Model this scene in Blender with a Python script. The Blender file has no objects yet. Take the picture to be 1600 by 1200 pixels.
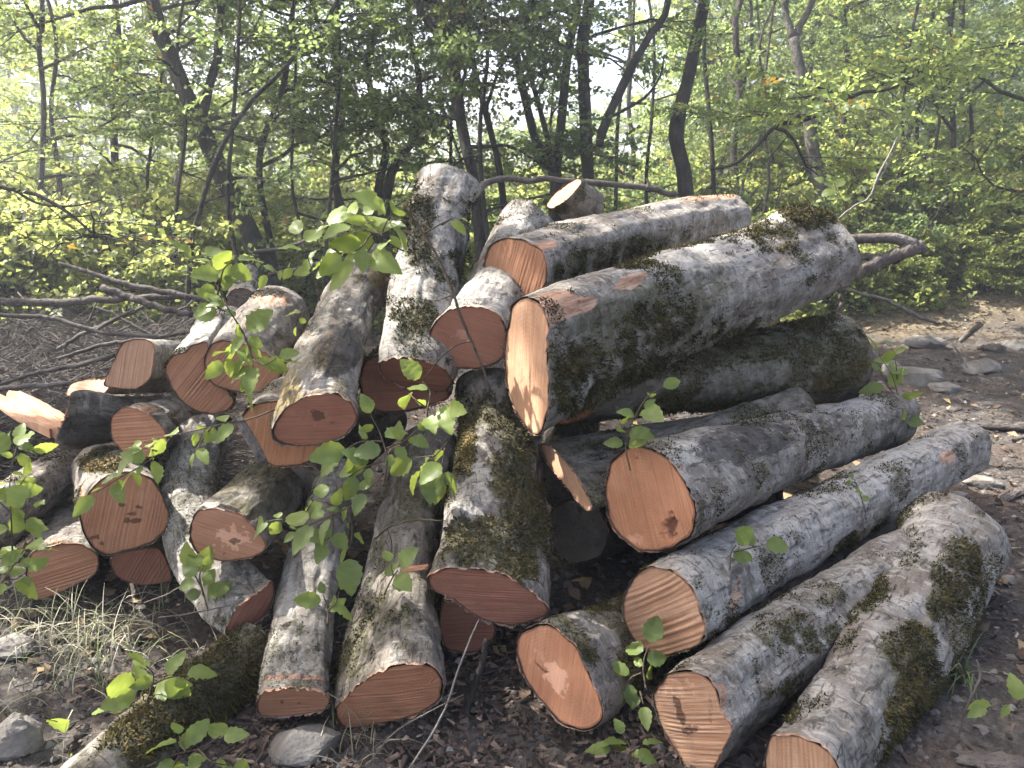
import bpy, math, random
import numpy as np
from mathutils import Vector, Matrix

scene = bpy.context.scene
COL = scene.collection
R = math.radians

# ------------------------------------------------------------------ camera, sky, sun, exposure
PITCH = R(13.5)
CAM = np.array([0.0, 0.0, 1.45])
FX = 1200.0                                   # focal length in pixels of a 1600 px wide picture
cam_data = bpy.data.cameras.new('camera')
cam_data.sensor_width = 36.0
cam_data.lens = 36.0 * FX / 1600.0
cam_data.clip_start = 0.05
cam_data.clip_end = 3000.0
cam_data.dof.use_dof = True
cam_data.dof.focus_distance = 2.6
cam_data.dof.aperture_fstop = 8.0
cam = bpy.data.objects.new('camera', cam_data)
COL.objects.link(cam)
cam.location = CAM
cam.rotation_euler = (math.pi / 2 - PITCH, 0, 0)
scene.camera = cam

SUN_EL = R(50.0)
SUN_AZ = R(-70.0)                              # measured from +Y (view direction) towards +X
SUN = np.array([math.sin(SUN_AZ) * math.cos(SUN_EL), math.cos(SUN_AZ) * math.cos(SUN_EL), math.sin(SUN_EL)])
world = bpy.data.worlds.new('World')
scene.world = world
world.use_nodes = True
wn = world.node_tree
sky = wn.nodes.new('ShaderNodeTexSky')
sky.sky_type = 'NISHITA'
sky.sun_disc = False
sky.sun_elevation = SUN_EL
sky.sun_rotation = SUN_AZ
sky.air_density = 0.75
sky.dust_density = 6.0
sky.ozone_density = 0.0
bg = wn.nodes['Background']
wn.links.new(sky.outputs[0], bg.inputs[0])
bg.inputs[1].default_value = 0.15
sun_data = bpy.data.lights.new('sun', 'SUN')
sun_data.energy = 5.0
sun_data.angle = R(0.6)
sun_data.color = (1.0, 0.96, 0.90)
sun = bpy.data.objects.new('sun', sun_data)
COL.objects.link(sun)
sun.rotation_euler = Vector(SUN).to_track_quat('Z', 'Y').to_euler()
scene.view_settings.view_transform = 'Standard'
scene.view_settings.look = 'None'
scene.view_settings.gamma = 1.0
scene.view_settings.use_curve_mapping = False
scene.view_settings.exposure = 1.98
scene.cycles.max_bounces = 8
scene.cycles.diffuse_bounces = 4
scene.cycles.glossy_bounces = 2
scene.cycles.transmission_bounces = 4
scene.cycles.transparent_max_bounces = 4
scene.cycles.use_denoising = True
scene.cycles.sample_clamp_indirect = 6.0

# ------------------------------------------------------------------ pixels <-> places
CF = np.array([0.0, math.cos(PITCH), -math.sin(PITCH)])
CU = np.array([0.0, math.sin(PITCH), math.cos(PITCH)])
CR = np.array([1.0, 0.0, 0.0])

def ray(px, py):
    return CF + CR * ((px - 800.0) / FX) + CU * ((600.0 - py) / FX)

def P(px, py, d):
    return CAM + ray(px, py) * d

def project(p):
    q = np.asarray(p) - CAM
    d = q @ CF
    d = np.where(np.abs(d) < 1e-6, 1e-6, d)
    return 800.0 + FX * (q @ CR) / d, 600.0 - FX * (q @ CU) / d, d

def unit(v):
    v = np.asarray(v, float)
    return v / np.maximum(np.linalg.norm(v, axis=-1, keepdims=True), 1e-9)

# ------------------------------------------------------------------ noise (vectorised value noise)
def _hash(ix, iy, iz, seed):
    h = (ix.astype(np.uint32) * np.uint32(374761393)) ^ (iy.astype(np.uint32) * np.uint32(668265263)) \
        ^ (iz.astype(np.uint32) * np.uint32(2246822519)) ^ np.uint32((seed * 3266489917) & 0xffffffff)
    h = (h ^ (h >> np.uint32(15))) * np.uint32(2246822519)
    h = (h ^ (h >> np.uint32(13))) * np.uint32(3266489917)
    h = h ^ (h >> np.uint32(16))
    return h.astype(np.float64) / 4294967295.0

def vnoise(p, seed=0):
    p = np.asarray(p, float)
    i = np.floor(p).astype(np.int64)
    f = p - i
    f = f * f * f * (f * (f * 6 - 15) + 10)
    out = 0.0
    for dx in (0, 1):
        wx = f[..., 0] if dx else 1 - f[..., 0]
        for dy in (0, 1):
            wy = f[..., 1] if dy else 1 - f[..., 1]
            for dz in (0, 1):
                wz = f[..., 2] if dz else 1 - f[..., 2]
                out = out + wx * wy * wz * _hash(i[..., 0] + dx, i[..., 1] + dy, i[..., 2] + dz, seed)
    return out

def fbm(p, oct=3, seed=0):
    p = np.asarray(p, float)
    a, s, t = 1.0, 0.0, 0.0
    for k in range(oct):
        s = s + a * vnoise(p * (2.03 ** k), seed + k * 17)
        t += a
        a *= 0.5
    return s / t                                # 0..1

def smooth(a, b, x):
    t = np.clip((x - a) / (b - a), 0, 1)
    return t * t * (3 - 2 * t)

# ------------------------------------------------------------------ meshes
def mesh_from(name, V, polys, mats=(), mat_idx=None, attrs=None, uv=None, smooth_shade=True):
    """polys: list of (n,k) index arrays."""
    me = bpy.data.meshes.new(name)
    V = np.ascontiguousarray(V, dtype=np.float32)
    me.vertices.add(len(V))
    me.vertices.foreach_set('co', V.ravel())
    polys = [np.asarray(q, dtype=np.int32) for q in polys if len(q)]
    loops = np.concatenate([q.ravel() for q in polys])
    sizes = np.concatenate([np.full(len(q), q.shape[1], dtype=np.int32) for q in polys])
    starts = np.concatenate([[0], np.cumsum(sizes)[:-1]]).astype(np.int32)
    me.loops.add(len(loops))
    me.loops.foreach_set('vertex_index', loops)
    me.polygons.add(len(sizes))
    me.polygons.foreach_set('loop_start', starts)
    if mat_idx is not None:
        me.polygons.foreach_set('material_index', np.asarray(mat_idx, dtype=np.int32))
    for m in mats:
        me.materials.append(m)
    if uv is not None:
        l = me.uv_layers.new(name='UVMap')
        l.data.foreach_set('uv', np.ascontiguousarray(np.asarray(uv, dtype=np.float32)[loops]).ravel())
    for k, v in (attrs or {}).items():
        a = me.attributes.new(k, 'FLOAT', 'POINT')
        a.data.foreach_set('value', np.ascontiguousarray(v, dtype=np.float32))
    me.polygons.foreach_set('use_smooth', np.full(len(sizes), bool(smooth_shade)))
    me.update(calc_edges=True)
    me.validate(verbose=False)
    return me

def obj(name, me, parent=None, matrix=None):
    o = bpy.data.objects.new(name, me)
    COL.objects.link(o)
    if parent is not None:
        o.parent = parent
    if matrix is not None:
        o.matrix_local = matrix
    return o

def tag(o, label=None, cat=None, group=None, kind=None):
    if label: o['label'] = label
    if cat: o['category'] = cat
    if group: o['group'] = group
    if kind: o['kind'] = kind
    return o

class MB:
    """collects vertices, quads, tris with one float attribute 'tint' and a material index"""
    def __init__(self):
        self.v, self.q, self.t, self.a, self.qm, self.tm, self.n = [], [], [], [], [], [], 0
    def add(self, V, quads=None, tris=None, tint=0.5, mat=0):
        V = np.asarray(V, float).reshape(-1, 3)
        if quads is not None and len(quads):
            self.q.append(np.asarray(quads) + self.n); self.qm.append(np.full(len(quads), mat))
        if tris is not None and len(tris):
            self.t.append(np.asarray(tris) + self.n); self.tm.append(np.full(len(tris), mat))
        self.a.append(np.broadcast_to(np.asarray(tint, float), (len(V),)))
        self.v.append(V); self.n += len(V)
    def build(self, name, mats, smooth_shade=True):
        V = np.concatenate(self.v)
        polys, mi = [], []
        if self.q: polys.append(np.concatenate(self.q)); mi.append(np.concatenate(self.qm))
        if self.t: polys.append(np.concatenate(self.t)); mi.append(np.concatenate(self.tm))
        return mesh_from(name, V, polys, mats, np.concatenate(mi), {'tint': np.concatenate(self.a)}, smooth_shade=smooth_shade)

def spline(pts, n):
    """Catmull-Rom through pts -> n points (any dimension)"""
    pts = np.asarray(pts, float)
    if len(pts) == 2:
        t = np.linspace(0, 1, n)[:, None]
        return pts[0] * (1 - t) + pts[1] * t
    p = np.vstack([2 * pts[0] - pts[1], pts, 2 * pts[-1] - pts[-2]])
    u = np.linspace(0, len(pts) - 1 - 1e-9, n)
    i = np.floor(u).astype(int)
    f = (u - i)[:, None]
    a, b, c, d = p[i], p[i + 1], p[i + 2], p[i + 3]
    return 0.5 * (2 * b + (c - a) * f + (2 * a - 5 * b + 4 * c - d) * f ** 2 + (3 * b - a - 3 * c + d) * f ** 3)

def frames(pts):
    T = unit(np.gradient(pts, axis=0))
    ref = np.array([0, 0, 1.0]) if abs(unit(pts[-1] - pts[0])[2]) < 0.8 else np.array([0, 1.0, 0])
    A = unit(np.cross(T, ref)); B = np.cross(A, T)
    return T, A, B

def tube(pts, rad, sides=6, rough=0.0, seed=0, cap=True):
    pts = np.asarray(pts, float); n = len(pts)
    rad = np.broadcast_to(np.asarray(rad, float), (n,))
    T, A, B = frames(pts)
    th = np.arange(sides) * 2 * np.pi / sides
    ring = A[:, None, :] * np.cos(th)[None, :, None] + B[:, None, :] * np.sin(th)[None, :, None]
    r = rad[:, None] * np.ones(sides)
    V = pts[:, None, :] + ring * r[:, :, None]
    if rough:
        nz = fbm(V.reshape(-1, 3) / max(rad.max() * 1.6, 1e-3), 3, seed).reshape(n, sides) - 0.5
        V = pts[:, None, :] + ring * (r * (1 + 2 * rough * nz))[:, :, None]
    V = V.reshape(-1, 3)
    i = np.arange(n - 1)[:, None] * sides
    j = np.arange(sides)[None, :]
    k = (j + 1) % sides
    Q = np.stack([i + j, i + k, i + sides + k, i + sides + j], -1).reshape(-1, 4)
    tris = []
    if cap:
        V = np.vstack([V, pts[0], pts[-1]])
        for s in range(sides):
            tris.append((n * sides, (s + 1) % sides, s))
            tris.append((n * sides + 1, (n - 1) * sides + s, (n - 1) * sides + (s + 1) % sides))
    return V, Q, np.array(tris, dtype=int).reshape(-1, 3)

def multi_tube(P0, P1, r0, r1, sides=3):
    """many straight tapered sticks at once"""
    P0 = np.asarray(P0, float); P1 = np.asarray(P1, float); m = len(P0)
    T = unit(P1 - P0)
    ref = np.where(np.abs(T[:, 2:3]) < 0.8, np.array([[0, 0, 1.0]]), np.array([[0, 1.0, 0]]))
    A = unit(np.cross(T, ref)); B = np.cross(A, T)
    th = np.arange(sides) * 2 * np.pi / sides
    ring = A[:, None, :] * np.cos(th)[None, :, None] + B[:, None, :] * np.sin(th)[None, :, None]
    r0 = np.broadcast_to(r0, (m,)); r1 = np.broadcast_to(r1, (m,))
    V = np.stack([P0[:, None] + ring * r0[:, None, None], P1[:, None] + ring * r1[:, None, None]], 1)
    V = V.reshape(-1, 3)
    b = np.arange(m)[:, None] * 2 * sides
    j = np.arange(sides)[None, :]; k = (j + 1) % sides
    Q = np.stack([b + j, b + k, b + sides + k, b + sides + j], -1).reshape(-1, 4)
    return V, Q

# ------------------------------------------------------------------ materials
class NT:
    def __init__(self, name):
        self.m = bpy.data.materials.new(name)
        self.m.use_nodes = True
        self.t = self.m.node_tree
        self.b = self.t.nodes['Principled BSDF']
        self.out = self.t.nodes['Material Output']
    def n(self, kind, **kw):
        nd = self.t.nodes.new(kind)
        for k, v in kw.items(): setattr(nd, k, v)
        return nd
    def link(self, a, b): self.t.links.new(a, b)
    def _in(self, nd, i, v):
        if v is None: return
        if hasattr(v, 'is_linked') or isinstance(v, bpy.types.NodeSocket): self.link(v, nd.inputs[i])
        else: nd.inputs[i].default_value = v
    def math(self, op, a, b=None, clamp=False):
        nd = self.n('ShaderNodeMath', operation=op, use_clamp=clamp)
        self._in(nd, 0, a); self._in(nd, 1, b)
        return nd.outputs[0]
    def mix(self, f, a, b, mode='MIX'):
        nd = self.n('ShaderNodeMix', data_type='RGBA', blend_type=mode)
        self._in(nd, 0, f); self._in(nd, 6, a); self._in(nd, 7, b)
        return nd.outputs[2]
    def noise(self, vec, scale, detail=4, rough=0.55, dist=0.0):
        nd = self.n('ShaderNodeTexNoise')
        if vec is not None: self.link(vec, nd.inputs['Vector'])
        nd.inputs['Scale'].default_value = scale; nd.inputs['Detail'].default_value = detail
        nd.inputs['Roughness'].default_value = rough; nd.inputs['Distortion'].default_value = dist
        return nd.outputs[0]
    def voro(self, vec, scale, feature='F1', out=0):
        nd = self.n('ShaderNodeTexVoronoi', feature=feature)
        if vec is not None: self.link(vec, nd.inputs['Vector'])
        nd.inputs['Scale'].default_value = scale
        return nd.outputs[out]
    def ramp(self, f, stops):
        nd = self.n('ShaderNodeValToRGB')
        e = nd.color_ramp.elements
        while len(e) < len(stops): e.new(0.5)
        for el, (p, c) in zip(e, stops):
            el.position = p
            el.color = (*c, 1) if isinstance(c, (tuple, list)) else (c, c, c, 1)
        self.link(f, nd.inputs[0])
        return nd.outputs[0]
    def step(self, f, a, b):
        nd = self.n('ShaderNodeMapRange', interpolation_type='SMOOTHSTEP')
        self.link(f, nd.inputs[0])
        nd.inputs[1].default_value = a; nd.inputs[2].default_value = b
        return nd.outputs[0]
    def attr(self, name, color=False):
        nd = self.n('ShaderNodeAttribute', attribute_name=name)
        return nd.outputs['Color' if color else 'Fac']
    def coord(self, which='Object', scale=None, jitter=True):
        tc = self.n('ShaderNodeTexCoord').outputs[which]
        if jitter:
            oi = self.n('ShaderNodeObjectInfo').outputs['Random']
            off = self.math('MULTIPLY', oi, 43.0)
            nd = self.n('ShaderNodeVectorMath', operation='ADD')
            self.link(tc, nd.inputs[0]); self.link(off, nd.inputs[1])
            tc = nd.outputs[0]
        if scale is not None:
            mp = self.n('ShaderNodeMapping')
            mp.inputs['Scale'].default_value = scale
            self.link(tc, mp.inputs[0]); tc = mp.outputs[0]
        return tc
    def bump(self, h, strength, dist, normal=None):
        nd = self.n('ShaderNodeBump')
        nd.inputs['Strength'].default_value = strength; nd.inputs['Distance'].default_value = dist
        self.link(h, nd.inputs['Height'])
        if normal is not None: self.link(normal, nd.inputs['Normal'])
        return nd.outputs[0]
    def done(self, color=None, rough=0.8, normal=None, spec=0.25):
        if color is not None: self._in(self.b, 'Base Color', color if not isinstance(color, tuple) else (*color, 1))
        self._in(self.b, 'Roughness', rough)
        self.b.inputs['Specular IOR Level'].default_value = spec
        if normal is not None: self.link(normal, self.b.inputs['Normal'])
        return self.m

def c4(c): return (*c, 1.0)

def make_bark():
    t = NT('bark')
    oi = t.n('ShaderNodeObjectInfo').outputs['Random']
    def co_of(scale):
        """log coordinates, shifted and slightly rescaled from log to log"""
        tc = t.n('ShaderNodeTexCoord').outputs['Object']
        ad = t.n('ShaderNodeVectorMath', operation='ADD'); t.link(tc, ad.inputs[0]); t.link(t.math('MULTIPLY', oi, 43.0), ad.inputs[1])
        ml = t.n('ShaderNodeVectorMath', operation='SCALE'); t.link(ad.outputs[0], ml.inputs[0]); t.link(t.math('ADD', 0.72, t.math('MULTIPLY', oi, 0.6)), ml.inputs['Scale'])
        mp = t.n('ShaderNodeMapping'); mp.inputs['Scale'].default_value = scale; t.link(ml.outputs[0], mp.inputs[0])
        return mp.outputs[0]
    co = co_of((1, 1, 1)); lo = co_of((0.28, 1, 1)); ac = co_of((1.7, 0.7, 0.7)); ring = co_of((3.2, 0.4, 0.4))
    n1 = t.noise(co, 7, 8, 0.66, 0.3)
    fine = t.noise(co, 120, 6, 0.72)
    grain = t.noise(lo, 90, 6, 0.7, 0.3)
    mixn = t.math('ADD', t.math('ADD', t.math('MULTIPLY', n1, 0.60), t.math('MULTIPLY', fine, 0.16)), t.math('MULTIPLY', grain, 0.24))
    base = t.ramp(mixn, [(0.34, (0.080, 0.070, 0.058)), (0.48, (0.165, 0.148, 0.126)), (0.62, (0.26, 0.238, 0.208))])
    brown = t.noise(co, 3.6, 6, 0.65)
    base = t.mix(t.math('MULTIPLY', t.step(brown, 0.48, 0.68), 0.5), base, c4((0.145, 0.108, 0.082)))
    oi2 = t.math('FRACT', t.math('MULTIPLY', oi, 7.31))
    base = t.mix(t.math('MULTIPLY', oi2, 0.4), base, c4((0.155, 0.122, 0.092)))
    off = t.math('MULTIPLY', t.math('SUBTRACT', 0.5, t.attr('pale')), 0.34)
    l1 = t.math('SUBTRACT', t.noise(co, 6.5, 9, 0.68, 0.5), off)
    lich = t.step(l1, 0.45, 0.66)
    lc = t.ramp(t.math('ADD', t.math('MULTIPLY', fine, 0.5), t.math('MULTIPLY', t.noise(ac, 26, 6, 0.65), 0.5)), [(0.36, (0.22, 0.205, 0.182)), (0.62, (0.46, 0.44, 0.40))])
    base = t.mix(t.math('MULTIPLY', lich, 0.72), base, lc)
    l2 = t.step(t.math('SUBTRACT', t.noise(ac, 30, 8, 0.68, 0.4), t.math('MULTIPLY', off, 0.6)), 0.56, 0.63)
    base = t.mix(t.math('MULTIPLY', l2, 0.5), base, c4((0.44, 0.42, 0.38)))
    s1 = t.step(t.noise(lo, 55, 8, 0.72, 0.5), 0.55, 0.66)
    base = t.mix(t.math('MULTIPLY', s1, 0.62), base, c4((0.055, 0.051, 0.046)))
    s2 = t.step(t.noise(co, 16, 9, 0.74, 0.5), 0.565, 0.67)
    base = t.mix(t.math('MULTIPLY', s2, 0.5), base, c4((0.065, 0.060, 0.053)))
    s3 = t.step(t.noise(ring, 24, 7, 0.62, 0.6), 0.60, 0.66)
    base = t.mix(t.math('MULTIPLY', s3, 0.5), base, c4((0.055, 0.048, 0.042)))
    gn = t.math('ADD', t.attr('green'), t.math('MULTIPLY', t.math('SUBTRACT', t.noise(co, 11, 8, 0.72), 0.5), 1.9))
    base = t.mix(t.math('MULTIPLY', t.step(gn, 0.3, 0.9), 0.8), base,
                 t.ramp(t.noise(co, 60, 5, 0.7), [(0.32, (0.038, 0.036, 0.020)), (0.7, (0.13, 0.12, 0.065))]))
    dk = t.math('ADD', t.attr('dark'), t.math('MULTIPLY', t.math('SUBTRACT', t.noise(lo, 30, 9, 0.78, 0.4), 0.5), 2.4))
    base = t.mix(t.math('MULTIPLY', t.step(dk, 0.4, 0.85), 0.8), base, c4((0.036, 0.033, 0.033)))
    oc = t.math('ADD', t.attr('ochre'), t.math('MULTIPLY', t.math('SUBTRACT', t.noise(co, 42, 8, 0.75), 0.5), 2.4))
    base = t.mix(t.math('MULTIPLY', t.step(oc, 0.5, 0.9), 0.8), base, c4((0.20, 0.145, 0.05)))
    pl = t.math('ADD', t.attr('peel'), t.math('MULTIPLY', t.math('SUBTRACT', t.noise(lo, 18, 7, 0.72), 0.5), 1.8))
    pl = t.step(pl, 0.42, 0.62)
    wood = t.ramp(t.noise(co_of((0.08, 1, 1)), 60, 4, 0.6),
                  [(0.3, (0.22, 0.11, 0.07)), (0.55, (0.44, 0.27, 0.18)), (0.75, (0.58, 0.42, 0.32))])
    base = t.mix(t.math('MULTIPLY', pl, 0.9), base, wood)
    h = t.math('ADD', t.math('MULTIPLY', n1, 0.8), t.math('ADD', t.math('MULTIPLY', fine, 0.22), t.math('MULTIPLY', grain, 0.22)))
    h = t.math('SUBTRACT', h, t.math('MULTIPLY', s1, 0.22))
    h = t.math('SUBTRACT', h, t.math('MULTIPLY', s2, 0.2))
    h = t.math('SUBTRACT', h, t.math('MULTIPLY', s3, 0.2))
    h = t.math('ADD', h, t.math('MULTIPLY', lich, 0.10))
    return t.done(base, 0.9, t.bump(h, 1.0, 0.016), 0.15)

def make_wood(name, ramp, dark_tone, rim):
    t = NT(name)
    uvn = t.n('ShaderNodeUVMap', uv_map='UVMap').outputs[0]
    oi = t.math('MULTIPLY', t.n('ShaderNodeObjectInfo').outputs['Random'], 31.0)
    ad = t.n('ShaderNodeVectorMath', operation='ADD'); t.link(uvn, ad.inputs[0]); t.link(oi, ad.inputs[1])
    uvj = ad.outputs[0]
    mp = t.n('ShaderNodeMapping'); mp.inputs['Scale'].default_value = (4, 120, 1); t.link(uvj, mp.inputs[0])
    streak = t.noise(mp.outputs[0], 1.0, 5, 0.65, 0.5)
    mp2 = t.n('ShaderNodeMapping'); mp2.inputs['Scale'].default_value = (12, 240, 1); t.link(uvj, mp2.inputs[0])
    fine = t.noise(mp2.outputs[0], 1.0, 3, 0.6)
    big = t.noise(uvj, 9, 4, 0.6)
    base = t.ramp(t.math('ADD', t.math('MULTIPLY', streak, 0.55), t.math('MULTIPLY', big, 0.45)), ramp)
    gro = t.attr('groove')
    base = t.mix(t.math('MULTIPLY', gro, 0.66), base, c4(dark_tone))  # saw grooves mixed towards the darker tone
    hi = t.attr('ridge')
    base = t.mix(t.math('MULTIPLY', hi, 0.3), base, c4(tuple(min(0.85, 1.15 * x + 0.06) for x in ramp[-1][1])))
    # weathered greyish film, in blots
    gf = t.step(t.noise(uvj, 14, 8, 0.7), 0.47, 0.68)
    base = t.mix(t.math('MULTIPLY', gf, 0.30), base, c4((0.20, 0.125, 0.085)))
    gf2 = t.step(t.noise(uvj, 45, 6, 0.72), 0.56, 0.7)
    base = t.mix(t.math('MULTIPLY', gf2, 0.3), base, c4(tuple(0.8 * x for x in dark_tone)))
    gv = t.math('FRACT', t.math('MULTIPLY', t.n('ShaderNodeObjectInfo').outputs['Random'], 5.7))
    base = t.mix(t.math('MULTIPLY', gv, 0.25), base, c4((0.30, 0.205, 0.15)))
    # growth rings, faint
    rg = t.math('SINE', t.math('ADD', t.math('MULTIPLY', t.attr('rim'), 95.0), t.math('MULTIPLY', big, 8.0)))
    base = t.mix(t.math('MULTIPLY', t.math('MULTIPLY', t.math('ADD', rg, 1.0), 0.5), 0.12), base, c4(tuple(0.6 * x for x in dark_tone)))
    pal = t.math('ADD', t.attr('pale'), t.math('MULTIPLY', t.math('SUBTRACT', t.noise(uvj, 30, 6, 0.7), 0.5), 1.6))
    base = t.mix(t.math('MULTIPLY', t.step(pal, 0.3, 0.9), 0.5), base, c4(tuple(min(0.8, 1.35 * x + 0.1) for x in ramp[-1][1])))
    sp = t.math('ADD', t.attr('spot'), t.math('MULTIPLY', t.math('SUBTRACT', t.noise(uvj, 110, 5, 0.6), 0.5), 1.2))
    base = t.mix(t.math('MULTIPLY', t.step(sp, 0.35, 1.05), 0.8), base, c4((0.075, 0.040, 0.026)))
    base = t.mix(t.math('MULTIPLY', t.attr('crack'), 0.85), base, c4((0.06, 0.033, 0.022)))
    rm = t.math('ADD', t.attr('rim'), t.math('MULTIPLY', t.math('SUBTRACT', t.noise(uvj, 40, 6, 0.7), 0.5), 0.10))
    base = t.mix(t.math('MULTIPLY', t.step(rm, 0.955, 0.985), 0.8), base, c4(rim))
    h = t.math('ADD', t.math('MULTIPLY', streak, 0.6), t.math('MULTIPLY', fine, 0.5))
    return t.done(base, 0.75, t.bump(h, 0.8, 0.005), 0.2)

def leaf_mat(name, dark, light, trans, tmix=0.5, rough=0.5):
    t = NT(name)
    f = t.attr('tint')
    oi = t.n('ShaderNodeObjectInfo').outputs['Random']
    f2 = t.math('ADD', f, t.math('MULTIPLY', t.math('SUBTRACT', oi, 0.5), 0.25), True)
    c = t.ramp(f2, [(0.0, dark), (0.6, light), (0.97, tuple(min(1, 1.2 * x) for x in light)), (1.0, (0.32, 0.20, 0.04))])
    tc = t.ramp(f2, [(0.0, tuple(0.55 * x for x in trans)), (0.6, trans), (0.97, tuple(1.2 * x for x in trans)), (1.0, (0.45, 0.26, 0.04))])
    tr = t.n('ShaderNodeBsdfTranslucent'); t.link(tc, tr.inputs[0])
    t.done(c, rough, None, 0.3)
    mx = t.n('ShaderNodeMixShader'); mx.inputs[0].default_value = tmix
    t.link(t.b.outputs[0], mx.inputs[1]); t.link(tr.outputs[0], mx.inputs[2])
    t.link(mx.outputs[0], t.out.inputs[0])
    return t.m

def tint_mat(name, stops, rough=0.9, nscale=None, spec=0.15):
    t = NT(name)
    f = t.attr('tint')
    if nscale: f = t.math('ADD', f, t.math('MULTIPLY', t.math('SUBTRACT', t.noise(t.coord('Object'), nscale, 4), 0.5), 0.6), True)
    return t.done(t.ramp(f, stops), rough, None, spec)

M = {}
M['bark'] = make_bark()
M['orange'] = make_wood('cut wood orange', [(0.3, (0.30, 0.125, 0.062)), (0.5, (0.415, 0.190, 0.100)), (0.7, (0.52, 0.275, 0.160))], (0.24, 0.10, 0.055), (0.13, 0.065, 0.04))
M['red'] = make_wood('cut wood red', [(0.3, (0.25, 0.095, 0.060)), (0.5, (0.34, 0.145, 0.093)), (0.7, (0.42, 0.20, 0.135))], (0.15, 0.05, 0.03), (0.10, 0.045, 0.03))  # reddish wood, darkened further for cuts that lie in shade
M['tan'] = make_wood('cut wood tan', [(0.3, (0.34, 0.175, 0.098)), (0.5, (0.455, 0.258, 0.155)), (0.7, (0.57, 0.375, 0.250))], (0.27, 0.13, 0.07), (0.16, 0.09, 0.06))
M['moss'] = tint_mat('moss', [(0.0, (0.016, 0.015, 0.007)), (0.4, (0.048, 0.044, 0.018)), (0.75, (0.105, 0.086, 0.030)), (1.0, (0.20, 0.125, 0.055))], 0.95)

def trunk_mat(name, a, b, spots):
    t = NT(name)
    co = t.coord('Object'); lo = t.coord('Object', (1, 1, 0.25))
    n = t.noise(lo, 14, 6, 0.65, 0.4)
    c = t.ramp(n, [(0.3, a), (0.7, b)])
    c = t.mix(t.math('MULTIPLY', t.step(t.noise(co, 4, 4), 0.55, 0.7), 0.6), c, c4(spots))
    return t.done(c, 0.9, t.bump(t.math('ADD', n, t.noise(co, 40, 4)), 0.8, 0.02), 0.15)
M['trunk'] = trunk_mat('tree bark dark', (0.016, 0.014, 0.013), (0.066, 0.058, 0.052), (0.05, 0.055, 0.032))
M['trunk_pale'] = trunk_mat('tree bark pale', (0.10, 0.095, 0.085), (0.27, 0.25, 0.22), (0.10, 0.11, 0.07))
M['trunk_grey'] = trunk_mat('tree bark grey', (0.04, 0.037, 0.033), (0.13, 0.12, 0.105), (0.07, 0.075, 0.05))
M['stick'] = trunk_mat('dry stick bark', (0.05, 0.042, 0.037), (0.15, 0.13, 0.115), (0.19, 0.175, 0.16))
M['leaf'] = leaf_mat('tree leaf', (0.034, 0.062, 0.022), (0.085, 0.130, 0.040), (0.46, 0.55, 0.15))
M['leaf_sunlit'] = leaf_mat('shrub leaf light', (0.06, 0.085, 0.028), (0.12, 0.155, 0.05), (0.50, 0.55, 0.16))  # paler leaf: sunlight put into the colour of dimly lit shrubs
M['leaf_cool_shade'] = leaf_mat('tree leaf cool shade', (0.026, 0.048, 0.020), (0.060, 0.095, 0.034), (0.34, 0.45, 0.15))  # cooler leaf, darkened to imitate crowns standing in shade
M['sapling_leaf'] = leaf_mat('sapling leaf', (0.055, 0.092, 0.036), (0.165, 0.215, 0.060), (0.34, 0.42, 0.07), 0.45, 0.42)
M['stem'] = trunk_mat('sapling stem', (0.05, 0.038, 0.028), (0.11, 0.085, 0.06), (0.07, 0.08, 0.04))
# ------------------------------------------------------------------ ground and hills
def H(x, y):
    x = np.asarray(x, float); y = np.asarray(y, float)
    q = np.stack([x, y, np.zeros_like(x)], -1)
    near = smooth(40, 15, np.hypot(x, y))
    z = near * ((fbm(q * 0.7, 2, 3) - 0.5) * 0.10 + (fbm(q * 3.1, 3, 4) - 0.5) * 0.05)
    z = z + (fbm(q * 0.12, 2, 9) - 0.5) * 0.8 * smooth(8, 25, y)
    z = z + 0.95 * smooth(8.6, 13.0, y + 0.3 * x) * smooth(0.8, 4.5, x)
    z = z - 0.045 * np.maximum(y - 18, 0) * smooth(10, 0, x) * smooth(140, 60, y)
    return z

def graded(lo, hi, a, b, step, g=1.16):
    mid = list(np.arange(a, b + 1e-6, step))
    up, s = [b], step
    while up[-1] < hi: s *= g; up.append(up[-1] + s)
    dn, s = [a], step
    while dn[-1] > lo: s *= g; dn.append(dn[-1] - s)
    return np.array(dn[:0:-1] + mid + up[1:])

gx = graded(-700, 700, -4.2, 4.2, 0.035); gy = graded(-60, 900, 1.2, 7.0, 0.032)
X, Y = np.meshgrid(gx, gy)
fine = smooth(14, 7, np.hypot(X, Y))
q = np.stack([X, Y, 0 * X], -1)
Zg = H(X, Y) + fine * ((fbm(q * 14, 3, 21) - 0.5) * 0.035 + (fbm(q * 45, 2, 22) - 0.5) * 0.016)
nx, ny = len(gx), len(gy)
i = (np.arange(ny - 1) * nx)[:, None]; j = np.arange(nx - 1)[None, :]
Qg = np.stack([i + j, i + j + 1, i + nx + j + 1, i + nx + j], -1).reshape(-1, 4)

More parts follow.
